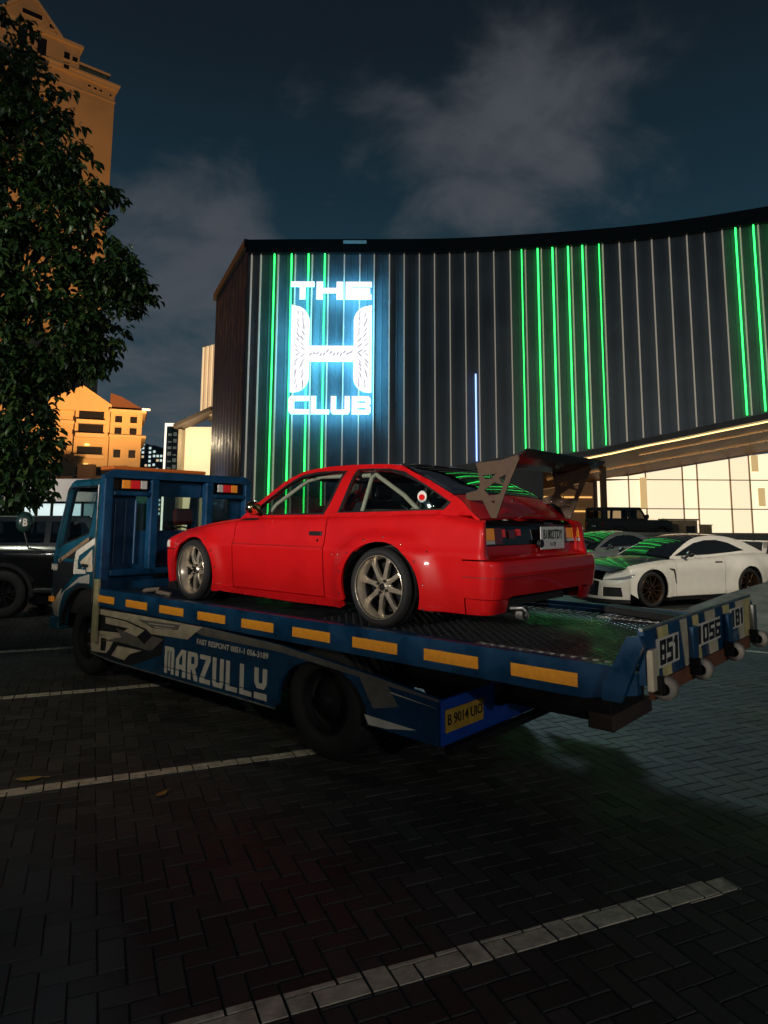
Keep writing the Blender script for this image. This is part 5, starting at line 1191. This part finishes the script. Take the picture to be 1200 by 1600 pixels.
# rear wing
stand = [(-.67, 1.165), (-.88, 1.175), (-1.0, 1.205), (-1.015, 1.18), (-.90, .95), (-.83, .782), (-.79, .782), (-.72, .905), (-.585, .905), (-.585, .955), (-.68, .975), (-.70, 1.01), (-.69, 1.09)]
sh_ = [[(-.725, 1.075), (-.83, 1.085), (-.80, 1.05), (-.745, 1.05)], [(-.855, 1.055), (-.91, 1.075), (-.895, 1.02), (-.875, 1.02)], [(-.735, .975), (-.82, 1.025), (-.885, 1.005), (-.86, .945), (-.775, .935)], [(-.785, .90), (-.825, .90), (-.81, .88)]]
for y in (.555, -.565):
    w_ = MB().prism(stand, (0, y, 0), (1, 0, 0), NB, .010, sh_).build('wing_stand', M_BRONZE, car)
    for bx, bz in ((-.71, 1.145), (-.80, 1.15), (-.95, 1.175), (-.60, .93), (-.66, .93), (-.815, .80), (-.75, .92), (-.79, 1.06)):
        MB().lathe([(-.004 if y > 0 else .0, .007), (-.016 if y > 0 else .006, .006), (-.016 if y > 0 else .006, 0)], 'y', 8, (bx, y, bz)).build('bolt', M_CHROME, w_)
blade = [(-.68, 1.165), (-.74, 1.190), (-.86, 1.20), (-.98, 1.222), (-1.04, 1.25), (-1.045, 1.243), (-.98, 1.198), (-.87, 1.168), (-.76, 1.155), (-.69, 1.155)]
MB().prism(blade, (0, .50, 0), (1, 0, 0), NB, 1.28, ()).build('wing_blade', M_CARBON, car)
# lip spoiler remnant, black, on the far hatch edge
MB().tube([(-.50, -.62, .955), (-.62, -.63, .90), (-.74, -.63, .83), (-.79, -.60, .80)], [.012, .022, .022, .012], 8).build('hatch_spoiler', M_BLACKG, car)
# ------------------------------------------------------------------ smooth coupes behind the truck
def coupe(name, label, loc, rz, p):
    t = thing(name, label, 'car', loc, rz); sh = p['shell']; X = sh.X; c = (p['wb'] / 2, 0, .4)
    def cp(nm, out, m, holes=(), mirror='copy', step=.05, depth=.02, off=0.): return panel(nm, sh.f(off), out, m, t, holes, step, depth, mirror, c)
    wb, r = p['wb'], p['r']; ar = r + .045
    aF = [(X(x), z) for x, z in ell(wb, r, ar, ar, 204, -24, 26)]; aR = [(X(x), z) for x, z in ell(0, r, ar, ar, 204, -24, 26)]
    zb_ = p['zb']; g_ = .004; d0, d1 = p['door']
    low = lambda x0, x1: [(X(x0), zb_), (X(x1), zb_)]
    fr_ = [(X(d1 + g_), sh.zs(d1)), (X(d1 + g_), zb_)] + aF + [(X(wb + ar + .16), .30), (X(wb + ar + .16), sh.zs(wb + ar + .16) - .16), (sh.Yf(p['hl0']), sh.zs(sh.xf) - .16), (sh.Yf(p['hl0']), sh.top(sh.Yf(p['hl0'])))] + [(q, z) for q, z in sh.topline(d1 + .05, sh.xf - sh.rf, 12)][::-1]
    cp('front_fender', fr_, p['m'])
    cp('door', [(X(d0 + g_), zb_), (X(d1 - g_), zb_), (X(d1 - g_), sh.zs(d1))] + sh.topline(d0 + .01, d1 - .01, 8)[::-1] + [(X(d0 + g_), sh.zs(d0))], p['m'])
    cp('quarter_panel', [(X(d0 - g_), zb_)] + [q for q in aR[::-1]] + [(X(-ar - .1), .28), (0.01, .30), (0.01, sh.top(0))] + [(sh.Yr(.5), sh.top(0))] + sh.topline(sh.xr + sh.rr, d0 - g_, 10), p['m'])
    bx = X(wb + ar + .165)
    cp('front_bumper', [(bx, .17), (bx, sh.zs(wb + ar + .16) - .165), (sh.Yf(p['hl0']), sh.zs(sh.xf) - .165), (sh.P, sh.zs(sh.xf) - .14), (sh.P, .17)], p['m'], [[(sh.Yf(.80), .22), (sh.Yf(.46), .22), (sh.Yf(.46), .40), (sh.Yf(.78), .40)], [(sh.Yf(.36), .22), (sh.P - .03, .22), (sh.P - .03, .56), (sh.Yf(.38), .50)]], 'weld')
    cp('bumper_intake', [(sh.Yf(.86), .2), (sh.P, .2), (sh.P, .58), (sh.Yf(.86), .42)], M_BLACKP, (), 'weld', .08, 0, -.04)
    cp('front_splitter', [(bx, .10), (bx, .165), (sh.P, .165), (sh.P, .10)], M_BLACKP, (), 'weld', .08, .06, .02)
    hz_ = sh.zs(sh.xf)
    cp('headlight', [(X(sh.xf - sh.rf - .10), hz_ - .02), (sh.Yf(p['hl0'] + .0), hz_ - .15), (sh.Yf(p['hl0'] + .28), hz_ - .15), (X(sh.xf - sh.rf - .02), hz_ - .10)], mat('headlight_glass', (.25, .26, .27), .12, coat=1.), (), 'copy', .05, .01, .006)
    cp('side_skirt', [(X(ar + .02), zb_ - .01), (X(wb - ar - .02), zb_ - .01), (X(wb - ar - .02), zb_ - .08), (X(ar + .02), zb_ - .08)], p.get('skirt', M_BLACKP), (), 'copy', .1, .05, .01)
    yt = lambda x: sh.pos(X(min(max(x, sh.xr + sh.rr), sh.xf - sh.rf)), sh.zs(x))[1]
    xc = p['cowl']; hx1 = sh.xf - .10
    hyf = lambda x: min(yt(x), p['hl0'] + .10 + .9 * max(0, sh.xf - .02 - x)) - .005
    hz2 = lambda x, y: sh.zs(x) + .05 * (1 - (y / .8) ** 2) - .05 * sst(x, hx1 - .25, hx1 + .1)
    panel('hood', lambda x, y: (x, y, hz2(x, y)), [(xc, 0)] + [(xc + (hx1 - xc) * i / 14, hyf(xc + (hx1 - xc) * i / 14)) for i in range(15)] + [(hx1, 0)], p['hood'], t, (), .08, .02, 'weld', (wb / 2, 0, 0))
    if p.get('duct'): panel('hood_duct', lambda x, y: (x, y, hz2(x, y) + .006), [(wb + .02, .40), (wb - .05, .62), (wb + .10, .60), (wb + .30, .42)], M_BLACKP, t, (), .08, .004, 'copy', (wb / 2, 0, 0))
    # greenhouse
    top = p['top']; gx = [q[0] for q in top]; gz = [q[1] for q in top]; zr_ = spline(gx[::-1], gz[::-1]) if gx[0] > gx[-1] else spline(gx, gz)
    xa, xb = min(gx), max(gx); zb0 = lambda x: sh.zs(x) - .01
    gyy = lambda x, z: (yt(x) - .03) - p['tumble'] * max(0, z - sh.zs(x)) - .04 * sst(z, max(gz) - .12, max(gz))
    G = lambda o_=0.: (lambda x, z: (x, gyy(x, z) + o_, z))
    xs = np.linspace(xb, xa, 30)
    outl = [(float(x), max(zr_(float(x)), zb0(float(x)) + .003)) for x in xs] + [(float(x), zb0(float(x))) for x in np.linspace(xa, xb, 20)]
    panel('cabin_side', G(), outl, p['m'], t, (), .06, .01, 'copy', (wb / 2, 0, .8))
    panel('side_window', G(.004), p['win'], p['glass'], t, (), .06, .003, 'copy', (wb / 2, 0, .8))
    def tp(x0, x1, m, nm, o_=0., k=1.0):
        n = 10; ed = [(x0 + (x1 - x0) * i / n, max(.02, gyy(x0 + (x1 - x0) * i / n, zr_(x0 + (x1 - x0) * i / n)) * k - .002)) for i in range(n + 1)]
        return panel(nm, lambda x, y: (x, y, zr_(x) + p.get('crown', .03) * (1 - (y / .62) ** 2) + o_), [(x0, 0)] + ed + [(x1, 0)], m, t, (), .07, .012, 'weld', (wb / 2, 0, .5))
    tp(p['roof'][0], p['roof'][1], p['roof_m'], 'roof'); tp(p['roof'][1] + .005, xb, p['glass'], 'windscreen', 0, .97); tp(xa, p['roof'][0] - .005, p['m'] if p.get('solid_rear') else p['glass'], 'rear_window', 0, .97)
    panel('boot_lid', lambda x, y: (x, y, sh.zs(x) + .035 * (1 - (y / .8) ** 2)), [(sh.xr + .03, 0), (sh.xr + .06, .55), (sh.xr + sh.rr, yt(sh.xr + sh.rr) - .01), (xa + .25, yt(xa) - .01), (xa + .25, 0)], p['m'], t, (), .08, .02, 'weld', (wb / 2, 0, .3))
    w = sh.w
    for x in (0., wb):
        for s_ in (1, -1): wheel(t, x, s_ * (w - .012), r, r, .24, r * .76, s_, 'spoke10', p['rim'], 0, p.get('spoke'))
    MB().bb(-.6, wb + .6, -w + .25, w - .25, .16, .6).build('underbody', M_CHAS, t)
    for s_ in (1, -1):
        m_ = MB(); m_.lathe([(-.07, 0), (-.06, .05), (0, .075), (.06, .05), (.08, 0)], 'x', 16); o = m_.build('door_mirror', p.get('mirror', M_CARBON), t); o.location = (p['mx'], s_ * (w + .05), sh.zs(p['mx']) + .10); o.scale = (.8, 1.35, .9)
        MB().bar((p['mx'], s_ * (w - .08), sh.zs(p['mx']) + .02), (p['mx'], s_ * (w + .0), sh.zs(p['mx']) + .07), .05, .03).build('mirror_stalk', M_BLACKP, t)
        q = sh.pos(X(d0 + .18), sh.zs(d0) - .12); MB().box((q[0], s_ * (q[1] + .004), q[2]), (.20, .012, .03)).build('door_handle', p.get('handle', M_BLACKP), t, .004)
    return t, sh, cp
zsG = spline([-1.0, -.7, -.3, .3, 1.0, 1.9, 2.5, 3.0, 3.4, 3.75], [.985, 1.01, 1.02, 1.0, .955, .925, .905, .855, .78, .68])
def dsG(x, z):
    d = lerp(z, [.12, .25, .45, .62, .72, .85, 1.0], [-.05, -.03, -.03, -.012, .0, -.015, -.05])
    for cx in (0, 2.78):
        re = math.hypot((x - cx) / .40, (z - .36) / .42); d += .05 * (1 - sst(re, 1.0, 1.7))
    return d
shG = Shell(-1.05, 3.72, .90, .30, .42, zsG, dsG, lambda z: lerp(z, [.2, .5, 1.], [-.08, 0, -.06]), lambda z: lerp(z, [.12, .25, .5, .75], [0, 0, -.03, -.13]), .09, lambda x: 1 - .05 * sst(x, 2.4, 3.7) - .04 * (1 - sst(x, -1.0, .2)), .08, .28)
hd_ = R(-156)
gt, shg, cpg = coupe('white_coupe', 'white sports coupe with dark hood and roof parked beyond the truck tail', (7.486, 15.43, 0), hd_,
    dict(shell=shG, wb=2.78, r=.355, zb=.20, door=(.72, 2.12), hl0=.45, m=M_PEARL, hood=M_CARBON, roof_m=M_BLACKG, glass=mat('dark_car_glass', (.012, .014, .016), .06, coat=.5), cowl=2.02, duct=True,
         top=[(2.12, .96), (1.75, 1.14), (1.35, 1.30), (.95, 1.372), (.55, 1.385), (.15, 1.35), (-.25, 1.235), (-.62, 1.07), (-.75, 1.02)], roof=(-.12, 1.22), tumble=.50,
         win=[(1.98, .985), (1.0, 1.0), (.25, 1.045), (-.10, 1.075), (.02, 1.12), (.28, 1.235), (.60, 1.298), (.95, 1.292), (1.30, 1.235), (1.68, 1.105)], rim=mat('dark_gold_rim', (.20, .10, .05), .3, metal=.9), spoke=mat('dark_gold_spoke', (.14, .08, .05), .35, metal=.9), mx=1.78, solid_rear=True))
MB().bar((-.92, .80, 1.25), (-.92, -.80, 1.25), .26, .022).build('wing_blade', M_PEARL, gt, .008)
for s_ in (1, -1):
    MB().prism([(-.80, 1.0), (-.92, .99), (-1.02, 1.25), (-.86, 1.25)], (0, s_ * .62, 0), (1, 0, 0), NB, .02).build('wing_stand', M_PEARL, gt)
    MB().bb(-1.06, -.78, s_ * .80 - .01, s_ * .80 + .01, 1.20, 1.29).build('wing_end_plate', M_REDL, gt)
cpg('fender_vent', [(shg.X(2.17), .74), (shg.X(2.33), .76), (shg.X(2.30), .73), (shg.X(2.20), .70), (shg.X(2.12), .45), (shg.X(2.10), .45)], M_BLACKP, (), 'copy', .05, .006, .006)
zsS = spline([-1.0, -.4, .5, 1.6, 2.6, 3.5], [.95, .96, .94, .90, .84, .66])
shS = Shell(-1.0, 3.55, .88, .28, .40, zsS, lambda x, z: lerp(z, [.15, .3, .6, .75, 1.], [-.05, -.02, 0, -.005, -.05]), lambda z: lerp(z, [.2, .5, 1.], [-.08, 0, -.08]), lambda z: lerp(z, [.12, .3, .7], [0, 0, -.12]), .08, lambda x: 1 - .06 * sst(x, 2.4, 3.5), .08, .25)
M_SILV = mat('silver_paint', (.42, .42, .40), .3, metal=.6, coat=.8)
coupe('silver_sedan', 'silver grey car half hidden between the red bumper and the white coupe', (7.1, 20.2, 0), hd_ + .15,
    dict(shell=shS, wb=2.65, r=.33, zb=.20, door=(.55, 1.85), hl0=.5, m=M_SILV, hood=M_SILV, roof_m=M_SILV, glass=mat('dark_car_glass', (.012, .014, .016), .06), cowl=1.95,
         top=[(2.05, .93), (1.65, 1.12), (1.25, 1.28), (.85, 1.36), (.4, 1.37), (0, 1.33), (-.4, 1.2), (-.75, 1.0)], roof=(-.1, 1.1), tumble=.48, win=[(1.85, .97), (.5, .99), (-.25, 1.02), (-.1, 1.16), (.2, 1.27), (.6, 1.30), (.95, 1.27), (1.3, 1.18), (1.6, 1.07)], rim=M_RIMD, mx=1.65))
# ------------------------------------------------------------------ boxy off-roaders
def offroader(name, label, loc, rz, p):
    t = thing(name, label, 'car', loc, rz); m, gl, w, r, wb = p['m'], p['glass'], p['w'], p['r'], p['wb']; sc = (wb / 2, 0, .9); ar = r + .08
    zc, zh, zr_, zb_ = p['belt'], p['hood'], p['roof'], p['zb']; xr, xf = -p['ro'], wb + p['fo']; xc = p['cowl']
    out = [(xr, zb_ + .1)] + ell(0, r, ar, ar, 200, -20, 18) + ell(wb, r, ar, ar, 200, -20, 18) + [(xf, zb_ + .1), (xf, zh - .08), (xf - .06, zh), (xc, zh + .04), (xc, zc), (xr, zc)]
    fy = lambda x, z: (x, w - .03 * (1 - sst(z, zb_, zb_ + .35)) - .05 * sst(z, zc - .12, zc + .02) - .03 * sst(x, wb, xf), z)
    panel('body_side', fy, out, m, t, (), .08, .03, 'copy', sc)
    uf = lambda x, z: (x, w - .05 - .14 * (z - zc), z)
    rk = p['rake']; up_ = [(xr, zc + .004), (xc, zc + .004), (xc - rk, zr_), (xr + .06, zr_), (xr, zr_ - .1)]
    wins = p['wins']
    panel('cabin_side', uf, up_, m, t, wins, .1, .05, 'copy', sc)
    for wv in wins: panel('side_window', lambda x, z: (x, uf(x, z)[1] - .02, z), wv, gl, t, (), .2, 0, 'copy', sc)
    yr2 = uf(0, zr_)[1]
    MB().bb(xr + .02, xc - rk + .02, -yr2 + .01, yr2 - .01, zr_ - .02, zr_ + .035).build('roof', p.get('roof_m', m), t, .03)
    panel('windscreen', lambda y, s_: (xc - rk * s_, y * (1 - .10 * s_), zc + (zr_ - zc) * s_), rc(0, .02, w - .12, .97), gl, t, (), .3, 0, 'weld', sc)
    panel('hood', lambda x, y: (x, y, zh + .045 - .06 * sst(x, wb, xf) + .02 * (1 - (y / w) ** 2)), rc(xc, 0, xf - .03, w - .07), m, t, (), .1, .03, 'weld', (wb / 2, 0, .2))
    MB().bb(xf - .06, xf + .005, -w + .08, w - .08, zb_ + .25, zh - .02).build('grille', M_BLACKP, t, .02); MB().bb(xf - .02, xf + .16, -w + .05, w - .05, zb_ + .05, zb_ + .24).build('front_bumper', M_BLACKP, t, .03)
    MB().prism(rc(-w + .07, zb_ + .12, w - .07, zr_ - .03), (xr + .012, 0, 0), RA, NB, .012, [rc(-w + .22, zc + .06, w - .22, zr_ - .13)]).build('tailgate', m, t); MB().prism(rc(-w + .22, zc + .06, w - .22, zr_ - .13), (xr + .012, 0, 0), RA, NB, .003).build('rear_window', gl, t)
    MB().bb(xr - .14, xr, -w + .06, w - .06, zb_ + .02, zb_ + .2).build('rear_bumper', M_BLACKP, t, .03)
    for s_ in (1, -1):
        MB().lathe([(0, 0), (.02, .07), (.0, .095)], 'x', 20, (xf + .008, s_ * (w - .26), zh - .18)).build('headlight', M_CLEAR, t)
        MB().bb(xr - .012, xr + .01, s_ * (w - .12) - .05, s_ * (w - .12) + .05, zb_ + .4, zb_ + .62).build('tail_lamp', M_REDLD, t, .006)
        for x in (0, wb):
            panel('fender_flare', lambda x_, z_, s_=s_: (x_, s_ * (w + .035), z_), ell(x, r, ar + .06, ar + .05, 195, -15, 16) + ell(x, r, ar - .01, ar - .01, -15, 195, 16), M_BLACKP, t, (), .1, .07, None, (x, 0, r))
            wheel(t, x, s_ * (w - .005), r, r, .25, r * .60, s_, 'spoke10', p.get('rim', M_RIMD), 0)
        MB().bb(p['mx'] - .05, p['mx'] + .05, s_ * (w + .06) - .09, s_ * (w + .06) + .09, zc + .04, zc + .22).build('door_mirror', M_BLACKP, t, .03)
        MB().bb(.45, .60, s_ * (w + .002) - .012, s_ * (w + .002) + .012, zc - .14, zc - .11).build('door_handle', M_BLACKP, t); MB().bb(ar + .05, wb - ar - .05, s_ * (w - .02) - .06, s_ * (w - .02) + .06, zb_ - .02, zb_ + .05).build('side_step', M_BLACKP, t, .01)
        panel('door_seam', lambda x_, z_, s_=s_: (x_, s_ * (fy(x_, z_)[1] + .002), z_), rc(wb * .40, zb_ + .15, wb * .40 + .012, zc), M_BLKD, t, (), .2, .002, None, sc)
    MB().bb(xr + .05, xf - .1, -w + .2, w - .2, zb_ + .02, zb_ + .25).build('underbody', M_CHAS, t); MB().bb(xr + .05, xc, -w + .12, w - .12, zb_ + .25, zc - .08).build('interior', M_DARK, t)
    for y in (.38, -.38): MB().box((wb * .48, y, zc + .12), (.14, .40, .62)).build('seat', M_DARK, t, .05)
    return t
M_BLKC = mat('black_car_paint', (.008, .008, .010), .16, coat=1.)
offroader('black_offroader', 'glossy black off-roader parked to the left of the truck cab', (-6.55, 12.55, 0), R(4), dict(m=M_BLKC, glass=glass('smoked_glass', (.08, .08, .09), .9), w=.92, r=.40, wb=2.75, belt=1.22, hood=1.14, roof=1.70, zb=.45, ro=2.1, fo=.75, cowl=1.75, rake=.42, mx=1.55, rim=M_CHAS,
    wins=[[(.72, 1.27), (1.55, 1.27), (1.27, 1.62), (.72, 1.63)], [(-.35, 1.27), (.62, 1.27), (.62, 1.63), (-.35, 1.63)], [(-1.9, 1.27), (-.48, 1.27), (-.48, 1.63), (-1.85, 1.63)]]))
jp = offroader('dark_jeep', 'dark open sided jeep on the raised street in front of the lit glazing', (10.35, 31.0, .6), R(12), dict(m=mat('matt_black_paint', (.018, .017, .016), .4, coat=.3), glass=glass('jeep_glass', (.55, .5, .42), .8), w=.85, r=.38, wb=2.1, belt=1.15, hood=1.08, roof=1.66, zb=.42, ro=.75, fo=.55, cowl=1.45, rake=.28, mx=1.35,
    wins=[[(.62, 1.2), (1.32, 1.2), (1.14, 1.56), (.62, 1.56)], [(-.6, 1.2), (.5, 1.2), (.5, 1.56), (-.55, 1.56)]]))
p_ = MB().prism(rc(-.30, .78, .28, .92), (-.78, 0, 0), RA, NB, .01).build('number_plate', M_BLKD, jp); text('plate_text', 'E 9 160', .13, (-.792, .0, .80), RA, NB, M_LETT, p_, 'CENTER', .001, .9)
# kiosk and small cabinet on the raised street
kk = thing('street_kiosk', 'tan box kiosk with dark hatch standing in front of the lit glazing', 'kiosk', (14.6, 33, .6))
M_TAN = mat('tan_sheet', (.30, .22, .12), .6, var=.15, vscale=2)
MB().bb(-.72, .72, 0, 1, 0, 1.12).build('body', M_TAN, kk, .02); MB().bb(-.78, .78, -.06, 1.05, 1.123, 1.2).build('roof', M_TAN, kk, .01); MB().bb(.15, .6, -.02, -.003, .35, .85).build('hatch', M_DARK, kk); MB().bb(-.62, .0, -.02, -.003, .35, .95).build('door', mat('tan_door', (.24, .17, .09), .6), kk)
kc = thing('utility_cabinet', 'small tan utility cabinet right of the kiosk', 'cabinet', (15.8, 33, .6)); MB().bb(-.22, .22, 0, .4, 0, .88).build('body', M_TAN, kc, .01); MB().bb(-.25, .25, -.03, .43, .883, .93).build('lid', M_TAN, kc, .006); MB().bb(-.18, .18, -.012, -.003, .1, .8).build('door', MATS['tan_door'], kc)
pr = thing('round_shrub', 'dark clipped shrub between the jeep and the kiosk', 'shrub', (13.35, 32.2, .6))
def shrub():
    rn = random.Random(9); mb = MB()
    for i in range(900):
        d = Vector((rn.gauss(0, 1), rn.gauss(0, 1), rn.gauss(0, 1))).normalized() * rn.uniform(.5, 1); c = Vector((d.x * .42, d.y * .4, .62 + d.z * .58)); a = Vector((rn.gauss(0, 1), rn.gauss(0, 1), rn.gauss(0, 1))).normalized() * .09; b = a.orthogonal().normalized() * .035
        mb.add([c - a, c + b, c + a, c - b], [(0, 1, 2, 3)])
    o = mb.build('foliage', LMS[2], pr); o['kind'] = 'stuff'; MB().tube([(0, 0, -.02), (0, 0, .5)], .04, 6).build('stem', MATS['bark'], pr)
shrub()
bpy.context.view_layer.update()
